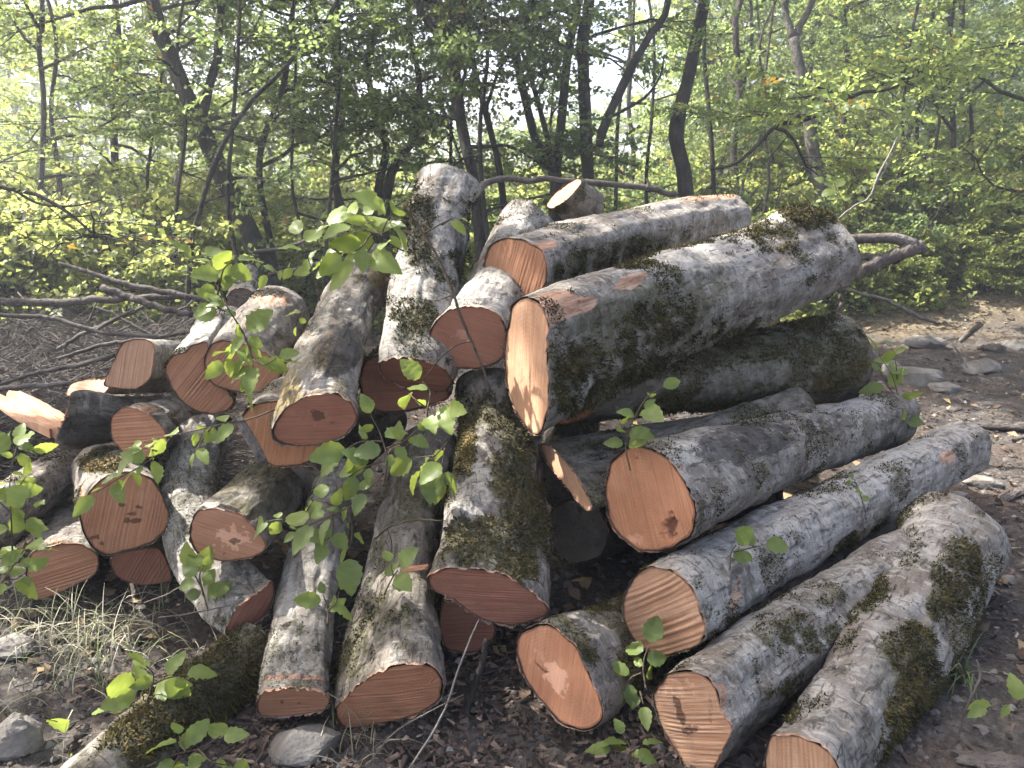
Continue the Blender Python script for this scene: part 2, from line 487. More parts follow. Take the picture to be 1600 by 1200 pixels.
def ground_mat():
    t = NT('forest soil')
    co = t.coord('Object', None, False)
    n1 = t.noise(co, 5, 6, 0.65); n2 = t.noise(co, 38, 5, 0.7); n3 = t.noise(co, 1.3, 3)
    c = t.ramp(t.math('ADD', t.math('MULTIPLY', n1, 0.5), t.math('MULTIPLY', n2, 0.5)),
               [(0.34, (0.020, 0.017, 0.0145)), (0.5, (0.058, 0.051, 0.045)), (0.64, (0.13, 0.119, 0.106))])
    c = t.mix(t.math('MULTIPLY', t.step(n3, 0.48, 0.62), 0.6), c, t.ramp(n2, [(0.35, (0.045, 0.032, 0.025)), (0.65, (0.13, 0.095, 0.075))]))
    v = t.voro(co, 70)
    c = t.mix(t.math('MULTIPLY', t.step(v, 0.22, 0.12), 0.4), c, c4((0.24, 0.215, 0.19)))
    # fallen leaves carpet under the wood
    sep = t.n('ShaderNodeSeparateXYZ'); t.link(co, sep.inputs[0])
    far = t.step(t.math('ADD', sep.outputs[1], t.math('MULTIPLY', n3, 2.5)), 8.6, 10.2)
    lit = t.ramp(t.noise(co, 24, 5, 0.7), [(0.35, (0.06, 0.04, 0.022)), (0.5, (0.17, 0.135, 0.085)), (0.65, (0.32, 0.255, 0.165))])
    c = t.mix(far, c, lit)
    gr = t.step(t.math('ADD', sep.outputs[1], t.math('MULTIPLY', n3, 6.0)), 16, 22)
    c = t.mix(gr, c, t.ramp(n1, [(0.35, (0.04, 0.055, 0.016)), (0.65, (0.10, 0.12, 0.035))]))
    h = t.math('ADD', n2, t.math('MULTIPLY', t.step(v, 0.25, 0.1), 0.4))
    return t.done(c, 0.95, t.bump(h, 1.0, 0.012), 0.1)
ground = obj('ground', mesh_from('ground', np.stack([X, Y, Zg], -1).reshape(-1, 3), [Qg], [ground_mat()]))
tag(ground, 'bare dark soil of the forest clearing', kind='structure')

# added pale haze round everything, standing in for a veil of glare
def haze_box():
    x0, x1, y0, y1, z0, z1 = gx[0] - 20, gx[-1] + 20, gy[0] - 20, gy[-1] + 20, float(Zg.min()) - 1.0, 13.0
    V = np.array([[x, y, z] for z in (z0, z1) for y in (y0, y1) for x in (x0, x1)])
    Q = np.array([[0, 2, 3, 1], [4, 5, 7, 6], [0, 1, 5, 4], [2, 6, 7, 3], [0, 4, 6, 2], [1, 3, 7, 5]])
    m = bpy.data.materials.new('haze'); m.use_nodes = True
    nt = m.node_tree; nt.nodes.remove(nt.nodes['Principled BSDF'])
    v = nt.nodes.new('ShaderNodeVolumePrincipled')
    v.inputs['Color'].default_value = (0.86, 0.92, 1.0, 1); v.inputs['Density'].default_value = HAZE; v.inputs['Anisotropy'].default_value = 0.35
    nt.links.new(v.outputs[0], nt.nodes['Material Output'].inputs['Volume'])
    o = obj('haze', mesh_from('haze', V, [Q], [m], smooth_shade=False))
    tag(o, 'added thin pale haze that veils the wood', kind='stuff')
HAZE = 0.0062
haze_box()

def gpt(px, py):
    """where a picture point meets the ground"""
    r = ray(px, py); d = 3.0
    for _ in range(30):
        p = CAM + r * d
        d += -(p[2] - H(p[0], p[1])) / r[2]
    return CAM + r * d, d

# ------------------------------------------------------------------ litter on the ground (uncountable)
rngL = np.random.default_rng(77)
def in_pile(p):
    return False
def scatter(n, rng, dmin=1.6, dmax=9.0, xr=None):
    """even spread in angle, thinning with distance, over the ground in and a little beyond the view"""
    d = dmin * (dmax / dmin) ** (rng.random(n) ** 0.8)
    x = (rng.random(n) * 2 - 1) * d * 0.82
    if xr: x = xr[0] + rng.random(n) * (xr[1] - xr[0])
    return np.c_[x, d, H(x, d)]

OCT = np.array([[1, 0, 0], [-1, 0, 0], [0, 1, 0], [0, -1, 0], [0, 0, 1], [0, 0, -1.0]])
OT = np.array([[0, 2, 4], [2, 1, 4], [1, 3, 4], [3, 0, 4], [2, 0, 5], [1, 2, 5], [3, 1, 5], [0, 3, 5]])
def rot_z(v, a):
    c, s = np.cos(a), np.sin(a)
    return np.stack([v[..., 0] * c - v[..., 1] * s, v[..., 0] * s + v[..., 1] * c, v[..., 2]], -1)
def clods(p, size, rng, flat=(0.5, 0.9)):
    n = len(p)
    v = OCT[None] * (size[:, None, None] * np.stack([0.7 + 0.8 * rng.random(n), 0.6 + 0.6 * rng.random(n), flat[0] + (flat[1] - flat[0]) * rng.random(n)], -1)[:, None, :])
    v = v * (0.65 + 0.7 * rng.random((n, 6, 1)))
    v = rot_z(v, (rng.random(n) * 6.28)[:, None])
    V = (v + p[:, None]).reshape(-1, 3)
    T = (OT[None] + (np.arange(n) * 6)[:, None, None]).reshape(-1, 3)
    return V, T
soilm = tint_mat('soil crumb', [(0.0, (0.035, 0.029, 0.025)), (0.5, (0.10, 0.09, 0.08)), (0.85, (0.19, 0.175, 0.16)), (1.0, (0.36, 0.34, 0.31))], 0.95, 60)
p = scatter(26000, rngL, 1.6, 9.5)
V, T = clods(p, 0.004 + 0.020 * rngL.random(len(p)) ** 4, rngL)
mb = MB(); mb.add(V, None, T, np.repeat(np.clip(rngL.normal(0.42, 0.2, len(p)), 0, 0.97), 6))
tag(obj('gravel', mb.build('gravel', [soilm], False)), 'loose soil crumbs and grit over the clearing', kind='stuff')

def chips(p, L, Wd, rng, tilt=0.25):
    n = len(p)
    a = rng.random(n) * 6.28
    base = np.array([[-1, -1, 0], [1, -0.7, 0], [1, 0.8, 0], [-1, 1, 0], [-0.9, -0.8, 1], [0.85, -0.6, 1], [0.9, 0.7, 1], [-0.95, 0.8, 1.0]])
    sz = np.stack([L / 2, Wd / 2, np.full(n, 0.004) + 0.1 * Wd], -1)
    v = base[None] * sz[:, None] * (0.7 + 0.5 * rng.random((n, 8, 1)))
    ty = rng.normal(0, tilt, n)[:, None]
    v = np.stack([v[..., 0], v[..., 1], v[..., 2] + v[..., 0] * ty], -1)
    v = rot_z(v, a[:, None]) + p[:, None]
    F = np.array([[0, 3, 2, 1], [4, 5, 6, 7], [0, 1, 5, 4], [1, 2, 6, 5], [2, 3, 7, 6], [3, 0, 4, 7]])
    return v.reshape(-1, 3), (F[None] + (np.arange(n) * 8)[:, None, None]).reshape(-1, 4)
chipm = tint_mat('wood chip', [(0.0, (0.035, 0.027, 0.022)), (0.45, (0.095, 0.070, 0.056)), (0.8, (0.20, 0.145, 0.11)), (1.0, (0.46, 0.35, 0.26))], 0.9, 40)
p = np.vstack([scatter(1500, rngL, 1.65, 8.0), scatter(2200, rngL, 1.6, 2.4, (-0.9, 0.5)), scatter(3200, rngL, 2.4, 8.5, (1.0, 5.5))])
p[:, 2] += 0.006
V, Q = chips(p, 0.012 + 0.045 * rngL.random(len(p)) ** 2, 0.005 + 0.012 * rngL.random(len(p)), rngL)
mb = MB(); mb.add(V, Q, None, np.repeat(np.clip(rngL.normal(0.42, 0.22, len(p)), 0, 1), 8))
tag(obj('wood_chips', mb.build('wood chips', [chipm], False)), 'wood chips and bark crumbs strewn round the pile', kind='stuff')

def flat_leaves(p, L, rng, up=0.35, n0=None):
    """folded four point leaves lying or standing about"""
    n = len(p)
    a = rng.random(n) * 6.28
    d = unit(np.stack([np.cos(a), np.sin(a), rng.normal(0, up, n)], -1))
    N = unit(np.array([0, 0, 1.0]) + rng.normal(0, up, (n, 3)))
    s = unit(np.cross(N, d)); N = np.cross(d, s)
    w = L * (0.24 + 0.1 * rng.random(n)); f = L * rng.normal(0.06, 0.06, n)
    b = p - d * (L / 2)[:, None]; t = p + d * (L / 2)[:, None] + N * (L * rng.normal(0, 0.15, n))[:, None]
    l = p + s * w[:, None] + N * f[:, None]; r = p - s * w[:, None] + N * f[:, None]
    V = np.stack([b, r, t, l], 1).reshape(-1, 3)
    k = np.arange(n) * 4
    T = np.concatenate([np.stack([k, k + 1, k + 2], -1), np.stack([k, k + 2, k + 3], -1)])
    return V, T
litm = tint_mat('dead leaf', [(0.0, (0.05, 0.036, 0.026)), (0.4, (0.13, 0.092, 0.062)), (0.75, (0.26, 0.19, 0.115)), (1.0, (0.46, 0.34, 0.14))], 0.8, 30)
p = np.vstack([scatter(1700, rngL, 2.0, 9.0), scatter(9000, rngL, 8.0, 20.0)]); p[:, 2] += 0.012
V, T = flat_leaves(p, 0.03 + 0.05 * rngL.random(len(p)), rngL, 0.3)
mb = MB(); mb.add(V, None, T, np.repeat(np.clip(rngL.normal(0.45, 0.25, len(p)), 0, 1), 4))
tag(obj('leaf_litter', mb.build('leaf litter', [litm])), 'dead leaves scattered over soil and wood floor', kind='stuff')

n = 1500
p = scatter(n, rngL, 1.7, 9.0); az = rngL.random(n) * 6.28; L = 0.03 + 0.16 * rngL.random(n) ** 2.5
dv = np.stack([np.cos(az), np.sin(az), rngL.normal(0, .10, n)], -1) * L[:, None]; p[:, 2] += 0.010
V, Q = multi_tube(p - dv / 2, p + dv / 2, 0.0012 + 0.0022 * rngL.random(n), 0.001, 5)
mb = MB(); mb.add(V, Q); tag(obj('ground_twigs', mb.build('ground twigs', [M['stick']])), 'small broken twigs scattered on the soil', kind='stuff')

# dry grass at the lower left
def blades(roots, L, lean, rng, w=0.0022, seg=5, curl=1.0):
    n = len(roots)
    a = rng.random(n) * 6.28
    d = np.stack([np.cos(a), np.sin(a), np.zeros(n)], -1)
    t = np.linspace(0, 1, seg + 1)
    bend = lean * (0.4 + 0.9 * rng.random(n))
    pts = roots[:, None] + d[:, None] * (L[:, None] * t * np.sin(bend[:, None] * t))[:, :, None] \
        + np.array([0, 0, 1.0]) * (L[:, None] * t * np.cos(np.minimum(bend[:, None] * t * curl, 1.9)))[:, :, None]
    s = np.stack([-np.sin(a), np.cos(a), np.zeros(n)], -1)
    ww = w * (1 - t * 0.85)
    Lp = pts + s[:, None] * ww[None, :, None]; Rp = pts - s[:, None] * ww[None, :, None] + np.array([0, 0, 0.0006])
    V = np.stack([Lp, Rp], 2).reshape(-1, 3)
    b = (np.arange(n) * 2 * (seg + 1))[:, None]; k = (np.arange(seg) * 2)[None, :]
    Q = np.stack([b + k, b + k + 1, b + k + 3, b + k + 2], -1).reshape(-1, 4)
    return V, Q
grm = tint_mat('grass blade', [(0.0, (0.06, 0.09, 0.03)), (0.35, (0.15, 0.16, 0.08)), (0.6, (0.25, 0.23, 0.16)), (1.0, (0.46, 0.42, 0.33))], 0.7)
rt = []
for (cx, cy, n, spread) in [(60, 985, 60, 0.10), (110, 1000, 50, 0.07), (160, 1010, 60, 0.08), (230, 1010, 60, 0.12), (300, 960, 24, 0.10), (60, 1060, 36, 0.12), (180, 1060, 40, 0.12), (330, 1030, 16, .08), (560, 1180, 24, 0.05), (10, 960, 40, .1)]:
    c, _ = gpt(cx, cy)
    xy = c[:2] + rngL.normal(0, spread, (n, 2)); rt.append(np.c_[xy, H(xy[:, 0], xy[:, 1])])
rt = np.vstack(rt)
V, Q = blades(rt, 0.06 + 0.20 * rngL.random(len(rt)) ** 1.3, 1.5, rngL)
mb = MB(); mb.add(V, Q, None, np.repeat(np.clip(rngL.normal(0.5, 0.24, len(rt)), 0, 1), 12))
tag(obj('dry_grass', mb.build('dry grass', [grm])), 'pale dry grass bent over the ground at the lower left', kind='stuff')
# ------------------------------------------------------------------ logs
LOGS = []
CAPS = []                                        # (label, a, b, ra, rb) for support checks

def polar_outline(local, nu, sm=1):
    """local (n,3) with x along the axis -> radius and x offset at nu even angles"""
    n = len(local)
    loc = np.vstack([local[-2:], local, local[:2]])
    lin = np.concatenate([loc[i] + (loc[i + 1] - loc[i]) * np.linspace(0, 1, 14, endpoint=False)[:, None] for i in range(2, n + 2)])
    seg = 0.3 * lin + 0.7 * spline(loc, 14 * (n + 3) + 1)[28:28 + 14 * n]
    ang = np.arctan2(seg[:, 2], seg[:, 1]); rad = np.hypot(seg[:, 1], seg[:, 2])
    o = np.argsort(ang); ang, rad, xs = ang[o], rad[o], seg[o, 0]
    th = -np.pi + (np.arange(nu) + 0.5) * 2 * np.pi / nu
    A = np.concatenate([ang - 2 * np.pi, ang, ang + 2 * np.pi])
    r = np.interp(th, A, np.tile(rad, 3)); x = np.interp(th, A, np.tile(xs, 3))
    r = r * (1 + 0.035 * (fbm(np.c_[np.cos(th) * 5, np.sin(th) * 5, np.full(nu, n + r[0] * 50)], 3, n) - 0.5) * 2)
    for _ in range(sm):
        r = (np.roll(r, 1) + 2 * r + np.roll(r, -1)) / 4; x = (np.roll(x, 1) + 2 * x + np.roll(x, -1)) / 4
    return th, r, x

def ell(px, py, spec, wob=None):
    """soft elliptical patches given where they show; the biggest wins"""
    out = np.zeros(len(px))
    for e in spec:
        cx, cy, rx, ry = e[:4]; amt = e[4] if len(e) > 4 else 1.0
        rot = R(e[5]) if len(e) > 5 else 0.0
        dx, dy = px - cx, py - cy
        if wob is not None: dx = dx + wob[0] * min(rx, 30); dy = dy + wob[1] * min(ry, 30)
        u = (dx * math.cos(rot) + dy * math.sin(rot)) / rx; v = (-dx * math.sin(rot) + dy * math.cos(rot)) / ry
        out = np.maximum(out, amt * smooth(1.25, 0.55, np.hypot(u, v)))
    return out

def grid_normals(G):
    du = np.roll(G, -1, 1) - np.roll(G, 1, 1)
    ds = np.gradient(G, axis=0)
    return unit(np.cross(du, ds))

def face_mesh(name, th, r, x, style, uvdir, amp, period, seed, specs, to_world, nr=30, sign=-1, mat='orange'):
    nu = len(th)
    # work in (y,z) of the log; x is depth along the log
    t = np.linspace(0, 1, nr + 1)[1:] ** 0.9
    Y = (t[:, None] * r[None, :] * 0.985) * np.cos(th)[None, :]
    Z = (t[:, None] * r[None, :] * 0.985) * np.sin(th)[None, :]
    # plane fit for the cut, rim follows the outline
    A = np.c_[r * np.cos(th), r * np.sin(th), np.ones(nu)]
    cf, *_ = np.linalg.lstsq(A, x, rcond=None)
    Xp = cf[0] * Y + cf[1] * Z + cf[2]
    resid = x - A @ cf
    X = Xp + resid[None, :] * (t[:, None] ** 3)
    V = np.vstack([[cf[2], 0, 0], np.stack([X, Y, Z], -1).reshape(-1, 3)])
    rim = np.concatenate([[0], np.repeat(t, nu)])
    u = V[:, 1] * uvdir[0] + V[:, 2] * uvdir[1]
    v = -V[:, 1] * uvdir[1] + V[:, 2] * uvdir[0]
    q = np.c_[u * 5, v * 5, np.full(len(u), seed)]
    warp = (fbm(q, 2, seed) - 0.5) * 0.02 + (u ** 2) * 0.25
    vv = (v + warp) / period
    z0 = np.zeros_like(vv)
    amp = amp * 0.9
    pat = 0.30 + 0.26 * np.sin(2 * np.pi * (vv + 2.2 * vnoise(np.c_[vv * 0.38, u * 2.5, z0], seed + 5))) * (0.15 + 1.5 * vnoise(np.c_[vv * 0.5, u * 5, z0], seed + 6)) + 0.44 * vnoise(np.c_[vv * 2.3, u * 5, z0], seed + 9)
    gate = 0.45 + 0.8 * fbm(np.c_[u * 7, v * 7, z0 + seed], 2, seed + 3)
    h = (pat - 0.5) * 2 * amp * gate + (fbm(np.c_[u * 6, v * 6, z0], 3, seed + 2) - 0.5) * 0.008
    h *= smooth(1.02, 0.93, rim) * 0.85 + 0.15
    V[:, 0] += sign * h
    groove = smooth(0.50, 0.28, pat) * np.clip(gate, 0, 1) * min(1.0, amp / 0.0022)
    W = to_world(V); px, py, _ = project(W)
    wq = np.c_[V[:, 1] * 60, V[:, 2] * 60, z0 + seed]
    wob = (1.5 * (fbm(wq, 3, seed + 31) - 0.5), 1.5 * (fbm(wq, 3, seed + 32) - 0.5))
    ridge = smooth(0.55, 0.8, pat) * np.clip(gate, 0, 1) * min(1.0, amp / 0.0022)
    attrs = {'rim': rim, 'groove': groove, 'ridge': ridge, 'pale': ell(px, py, specs.get('pale', []), wob), 'spot': ell(px, py, specs.get('spot', []), wob)}
    # drying cracks running out from the heart
    rc = np.random.default_rng(seed + 77); crack = np.zeros(len(V)); angv = np.arctan2(V[:, 2] - 0.0, V[:, 1]); rr_ = np.hypot(V[:, 1], V[:, 2])
    for _ in range(int(rc.random() < 0.12)):
        a0 = rc.random() * 6.28; i0 = 0.02 + 0.25 * rc.random(); i1 = i0 + 0.18 + 0.4 * rc.random()
        aw = a0 + 0.5 * (fbm(np.c_[rr_ * 22, z0 + a0, z0], 3, seed + 5) - 0.5)
        da = np.abs((angv - aw + np.pi) % (2 * np.pi) - np.pi) * rr_
        crack = np.maximum(crack, smooth(0.0042, 0.0008, da) * smooth(i0, i0 + 0.06, rim) * smooth(i1, i1 - 0.12, rim))
    V[:, 0] -= sign * 0.003 * crack
    attrs['crack'] = crack
    hole = ell(px, py, specs.get('hole', []), wob)
    V[:, 0] -= sign * 0.02 * hole
    attrs['spot'] = np.maximum(attrs['spot'], hole)
    j = np.arange(nu); k = (j + 1) % nu
    T = np.stack([np.zeros(nu, int), 1 + j, 1 + k], -1)
    i = (np.arange(nr - 1) * nu)[:, None]
    Q = np.stack([1 + i + j, 1 + i + nu + j, 1 + i + nu + k, 1 + i + k], -1).reshape(-1, 4)
    if sign < 0:
        T = T[:, ::-1]; Q = Q[:, ::-1]
    return mesh_from(name, V, [Q, T], [M[mat]], None, attrs, np.c_[u, v])

def moss_strands(G, mask, seed, dens, ln, tint0, droop=0.5, wid=0.0022):
    """real little shoots: G grid (s,u,3), mask per grid point"""
    rng = np.random.default_rng(seed)
    ns, nu = mask.shape
    du = np.linalg.norm(np.roll(G, -1, 1) - G, axis=-1)
    ds = np.linalg.norm(np.gradient(G, axis=0), axis=-1)
    w = mask * du * ds
    tot = w.sum()
    n = int(tot * dens)
    if n < 20: return None
    idx = rng.choice(w.size, n, p=(w / tot).ravel())
    i, j = idx // nu, idx % nu
    fi, fj = rng.random(n)[:, None], rng.random(n)[:, None]
    i2 = np.minimum(i + 1, ns - 1); j2 = (j + 1) % nu
    p = (G[i, j] * (1 - fi) + G[i2, j] * fi) * (1 - fj) + (G[i, j2] * (1 - fi) + G[i2, j2] * fi) * fj
    N = grid_normals(G)[i, j]
    m = mask[i, j]
    L = ln * 0.8 * (0.3 + 1.1 * rng.random(n) ** 1.5) * (0.45 + 0.65 * m)
    d = unit(N * 0.9 + rng.normal(0, 0.55, (n, 3)) + np.array([0, 0, -1.0]) * droop * rng.random(n)[:, None])
    d2 = unit(d + rng.normal(0, 0.5, (n, 3)) + np.array([0, 0, -1.0]) * droop)
    side = unit(np.cross(d, rng.normal(0, 1, (n, 3)))) * (wid * (0.6 + 0.8 * rng.random(n)))[:, None]
    p = p - N * 0.002
    mid = p + d * (L * 0.55)[:, None]
    tip = mid + d2 * (L * 0.5)[:, None]
    V = np.stack([p - side, p + side, mid + side * 0.8, mid - side * 0.8, tip], 1).reshape(-1, 3)
    b = np.arange(n) * 5
    Q = np.stack([b, b + 1, b + 2, b + 3], -1); T = np.stack([b + 3, b + 2, b + 4], -1)
    clump = fbm(p * 14, 2, seed)
    tint = np.clip(tint0 + (clump - 0.5) * 0.7 + rng.normal(0, 0.16, n), 0, 0.97)
    tt = np.repeat(tint, 5); tt[0::5] *= 0.8; tt[1::5] *= 0.8
    return V, Q, T, tt

def make_log(label, out, fd, back, rb, normal=None, bend=(0, 0), mat='orange', saw=0, amp=0.0022, period=0.012,
             attrs=None, face=None, moss=(), mossn=(0.55, 0.585), ln=0.016, mtint=0.45, knots=(), pale=0.45, green=0.15,
             lump=1.0, rings=(), nu=96, ds=0.018, back_mat='tan', center=None, parts=None, dens=55000, name='log', flare=1.0, dark=0.0, bedge=0.55):
    """out: outline of the cut where it shows (pixels); fd: its distance; back: (px,py,d) centre of the far end; rb: its radius."""
    seed = len(LOGS) * 101 + 7
    attrs = attrs or {}; face = face or {}
    o2 = np.array(out, float)
    c = np.array(center if center else (o2.min(0) + o2.max(0)) / 2, float)
    fc = P(c[0], c[1], fd)
    bc = P(*back)
    ax = bc - fc; L = np.linalg.norm(ax); ax = ax / L
    nrm = unit(np.array(normal)) if normal is not None else -ax
    vr = unit(ray(c[0], c[1]))
    tries = 0
    while abs(nrm @ vr) < 0.22 and tries < 20:   # keep the cut from being seen exactly edge on
        nrm = unit(nrm - vr * 0.08); tries += 1
    dirs = np.array([ray(a, b) for a, b in o2])
    tt = ((fc - CAM) @ nrm) / (dirs @ nrm)
    pts = CAM + dirs * tt[:, None]
    ref = np.array([0, 0, 1.0]) if abs(ax[2]) < 0.9 else np.array([0, 1.0, 0])
    ay = unit(np.cross(ref, ax)); az = np.cross(ax, ay)
    B = np.stack([ax, ay, az], 1)                 # local -> world
    loc = (pts - fc) @ B
    thf, rf, xf = polar_outline(loc, nu)
    # far end: an uneven circle
    rbv = rb * (1 + 0.16 * (fbm(np.c_[np.cos(thf) * 1.1, np.sin(thf) * 1.1, np.full(nu, seed)], 2, seed) - 0.5) * 2)
    vb = unit(ray(back[0], back[1])) @ B
    nb = np.array([1.0, 0, 0]) - bedge * vb[0] * vb
    nb = unit(nb)
    xb = L + np.clip(-(nb[1] * rbv * np.cos(thf) + nb[2] * rbv * np.sin(thf)) / max(nb[0], 0.35), -0.16, 0.16)
    ns = max(12, int(L / ds))
    s = np.concatenate([[0.0, 0.0, 0.004], np.linspace(0.012, 0.994, ns), [1.0, 1.0]])
    lip = np.concatenate([[0.972, 0.992, 1.0], np.ones(ns), [0.985, 0.965]])
    lx = np.concatenate([[0.004, -0.002, 0.0], np.zeros(ns), [0.0, -0.004]])
    w = smooth(0, 1, s ** flare)
    rr = (rf[None, :] * (1 - w[:, None]) + rbv[None, :] * w[:, None])
    xx = xf[None, :] * (1 - s[:, None]) + xb[None, :] * s[:, None] + lx[:, None]
    mid = P((c[0] + back[0]) / 2 + bend[0], (c[1] + back[1]) / 2 + bend[1], (fd + back[2]) / 2)
    bv = (mid - (fc + bc) / 2) @ B
    sb = s * (1 - s) * 4
    Y = rr * np.cos(thf); Z = rr * np.sin(thf)
    G = np.stack([xx, Y, Z], -1) + sb[:, None, None] * np.array([0, bv[1], bv[2]])
    edge = (fbm(np.c_[np.cos(thf) * 9, np.sin(thf) * 9, np.full(nu, seed)], 3, seed + 40) - 0.5) * 0.026
    G[:3, :, 0] += edge * np.array([0.6, 1.0, 0.8])[:, None]
    # relief of the bark
    flat = G.reshape(-1, 3)
    rad = unit(np.stack([np.zeros_like(Y), Y, Z], -1))
    q = flat + np.array([seed * 1.7, 0, 0])
    d = (fbm(q * [2.2, 4.5, 4.5], 2, seed) - 0.5) * 0.034 * lump
    d += (fbm(q * [9, 14, 14], 2, seed + 1) - 0.5) * 0.018 * lump
    d += (fbm(q * [26, 50, 50], 3, seed + 2) - 0.5) * 0.009
    rd = fbm(q * [9, 30, 30], 2, seed + 4)
    d -= smooth(0.60, 0.72, rd) * 0.006
    ends = smooth(0, 0.05, s)[:, None] * smooth(1.0, 0.97, s)[:, None] * 0.85 + 0.15
    Wd = flat @ B.T + fc
    px, py, _ = project(Wd)
    Wg = Wd.reshape(G.shape)
    facing = ((Wg - CAM) * grid_normals(Wg)).sum(-1).ravel() < 0.0
    for (kx, ky, kr, kh) in knots:
        d += facing * kh * np.exp(-(((px - kx) ** 2 + (py - ky) ** 2) / (kr * kr)))
    dd = d.reshape(rr.shape) * ends
    for (rs, rwid, rdep) in rings:
        dd -= rdep * np.exp(-((s * L - rs) / rwid) ** 4)[:, None] * (0.6 + 0.8 * (thf[None, :] * 0 + fbm(np.c_[np.cos(thf), np.sin(thf), thf * 0 + seed], 2, 5)[None, :]))
    G = G + rad * dd[:, :, None]
    flat = G.reshape(-1, 3)
    Wd = flat @ B.T + fc
    px, py, _ = project(Wd)
    Wg = Wd.reshape(G.shape)
    N = grid_normals(Wg)
    nvis = (((CAM - Wg) * N).sum(-1).ravel() > 0).astype(float)
    at = {}
    for k in ('dark', 'ochre', 'peel', 'green'):
        at[k] = ell(px, py, attrs.get(k, [])) * nvis
    ringpeel = np.zeros(rr.shape)
    for (rs, rwid, rdep) in rings:
        ringpeel = np.maximum(ringpeel, np.exp(-((s * L - rs) / (rwid * 1.1)) ** 4)[:, None] + 0 * rr)
    at['peel'] = np.maximum(at['peel'], ringpeel.ravel())
    at['peel'] = np.maximum(at['peel'], np.repeat((s < 0.001).astype(float), nu) * 0.6)
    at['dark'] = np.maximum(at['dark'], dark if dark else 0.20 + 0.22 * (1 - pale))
    at['pale'] = np.full(len(flat), pale) + 0.6 * ell(px, py, attrs.get('pale', [])) * nvis
    # moss
    mk = ell(px, py, moss) * nvis
    mnoise = 0.55 * fbm(flat * 11 + seed, 3, seed + 6) + 0.45 * fbm(flat * 42 + seed, 2, seed + 16)
    mk = smooth(0.36, 0.78, mk * 0.80 + (mnoise - 0.5) * 1.9)
    if mossn[0] > 0:
        up = N[..., 2].ravel()
        mk = np.maximum(mk, smooth(mossn[1], mossn[1] + 0.1, fbm(flat * 6 + seed * 3, 4, seed + 8) + 0.06 * up) * mossn[0])
    at['green'] = np.clip(np.maximum(at['green'], mk * 0.75) + green, 0, 1)
    i = (np.arange(len(s) - 1) * nu)[:, None]; j = np.arange(nu); k = (j + 1) % nu
    Q = np.stack([i + j, i + k, i + nu + k, i + nu + j], -1).reshape(-1, 4)
    me = mesh_from('log body', flat, [Q], [M['bark']], None, at)
    sm = np.ones(len(Q), bool); sm[:2 * nu] = False; sm[-2 * nu:] = False
    me.polygons.foreach_set('use_smooth', sm)
    o = obj(name, me)
    mw = Matrix([[*B[0], fc[0]], [*B[1], fc[1]], [*B[2], fc[2]], [0, 0, 0, 1]])
    o.matrix_world = mw
    tag(o, label, 'log')
    # cut faces
    sd = math.radians(saw)
    dv = (CR * math.cos(sd) + CU * math.sin(sd)) @ B
    ud = unit(np.array([dv[1], dv[2]]))
    th2, r2, x2 = polar_outline(loc, 180)
    fm = face_mesh('cut face', th2, r2 * 0.985, x2 + 0.002, None, ud, amp, period, seed, face, lambda V: V @ B.T + fc, 40, -1, mat)
    obj('cut_face', fm, o)
    bm = face_mesh('cut face far', thf, rbv * 0.97, xb - 0.003, None, ud, 0.001, 0.012, seed + 1, {}, lambda V: V @ B.T + fc, 6, 1, back_mat)
    obj('cut_face', bm, o)
    if mk.max() > 0.05:
        ms = moss_strands(G, mk.reshape(rr.shape), seed, dens, ln, mtint)
        if ms is not None:
            V, Qm, Tm, tint = ms
            # gravity was applied in log space: close enough for short shoots, re-aim not needed
            mo = obj('moss', mesh_from('moss', V, [Qm, Tm], [M['moss']], None, {'tint': tint}), o)
            mo['kind'] = 'stuff'
    LOGS.append(o)
    CAPS.append((label, fc, bc, float(np.mean(rf)), rb))
    return o, fc, B, G

# --- right hand group -------------------------------------------------------
make_log('thickest log on top of the pile, pale sunlit cut and peeled orange bark',
  [(800,478),(822,462),(846,476),(858,510),(855,560),(858,600),(855,650),(840,682),(820,668),(803,640),(790,590),(788,540),(796,505)],
  2.50, (1284,392,3.72), 0.205, normal=(-0.90,-0.38,0.06), mat='tan', saw=75, amp=0.0012, period=0.011, bend=(0,-8), lump=0.8, pale=0.55, ds=0.016, nu=128, flare=0.8,
  attrs={'peel': [(862,480,55,28,1.0,-12),(900,478,40,16,.9,-15),(985,440,35,14,.75,-20),(1175,322,45,13,1.0,-15),(845,580,10,90,.6)],
         'green': [(1000,520,190,90,.55,-25)], 'dark': [(1010,640,190,50,.35,-25),(1230,420,80,30,.3)], 'pale': [(1100,380,160,60,.6,-25)]},
  moss=[(1265,325,60,34,1.15),(985,408,42,14,.95),(905,590,60,75,.8),(1000,520,110,55,.75,-25),(1010,590,120,40,.8,-25),(1120,525,120,30,.6,-25),(1205,372,45,28,.75),(900,460,20,12,.7)],
  ln=0.026, mtint=0.42, knots=[(1240,330,45,.03),(1200,450,60,.02)], face={'spot': [(815,590,5,14,.6)]}, green=0.2)
make_log('round log leaning on the thickest log from behind, reddish sawn face with slanted lines',
  [(753,425),(764,386),(792,371),(820,375),(838,384),(850,392),(855,412),(853,440),(845,462),(825,482),(800,493),(775,471),(757,447)],
  2.95, (1140,343,4.3), 0.155, mat='orange', saw=55, amp=0.002, period=0.014, bend=(0,-10), pale=0.6,
  attrs={'peel': [(845,385,35,8,.85,-12),(1110,303,60,12,.75,-4)], 'green': [(960,400,120,40,.5,-12)], 'dark': [(930,430,110,30,.5,-12)]},
  moss=[(960,395,110,26,.85,-12),(900,420,50,26,.8),(1100,300,70,8,.7)], face={'pale': [(800,440,22,16,.5)], 'spot': [(797,452,6,5,.7)]}, green=0.15)
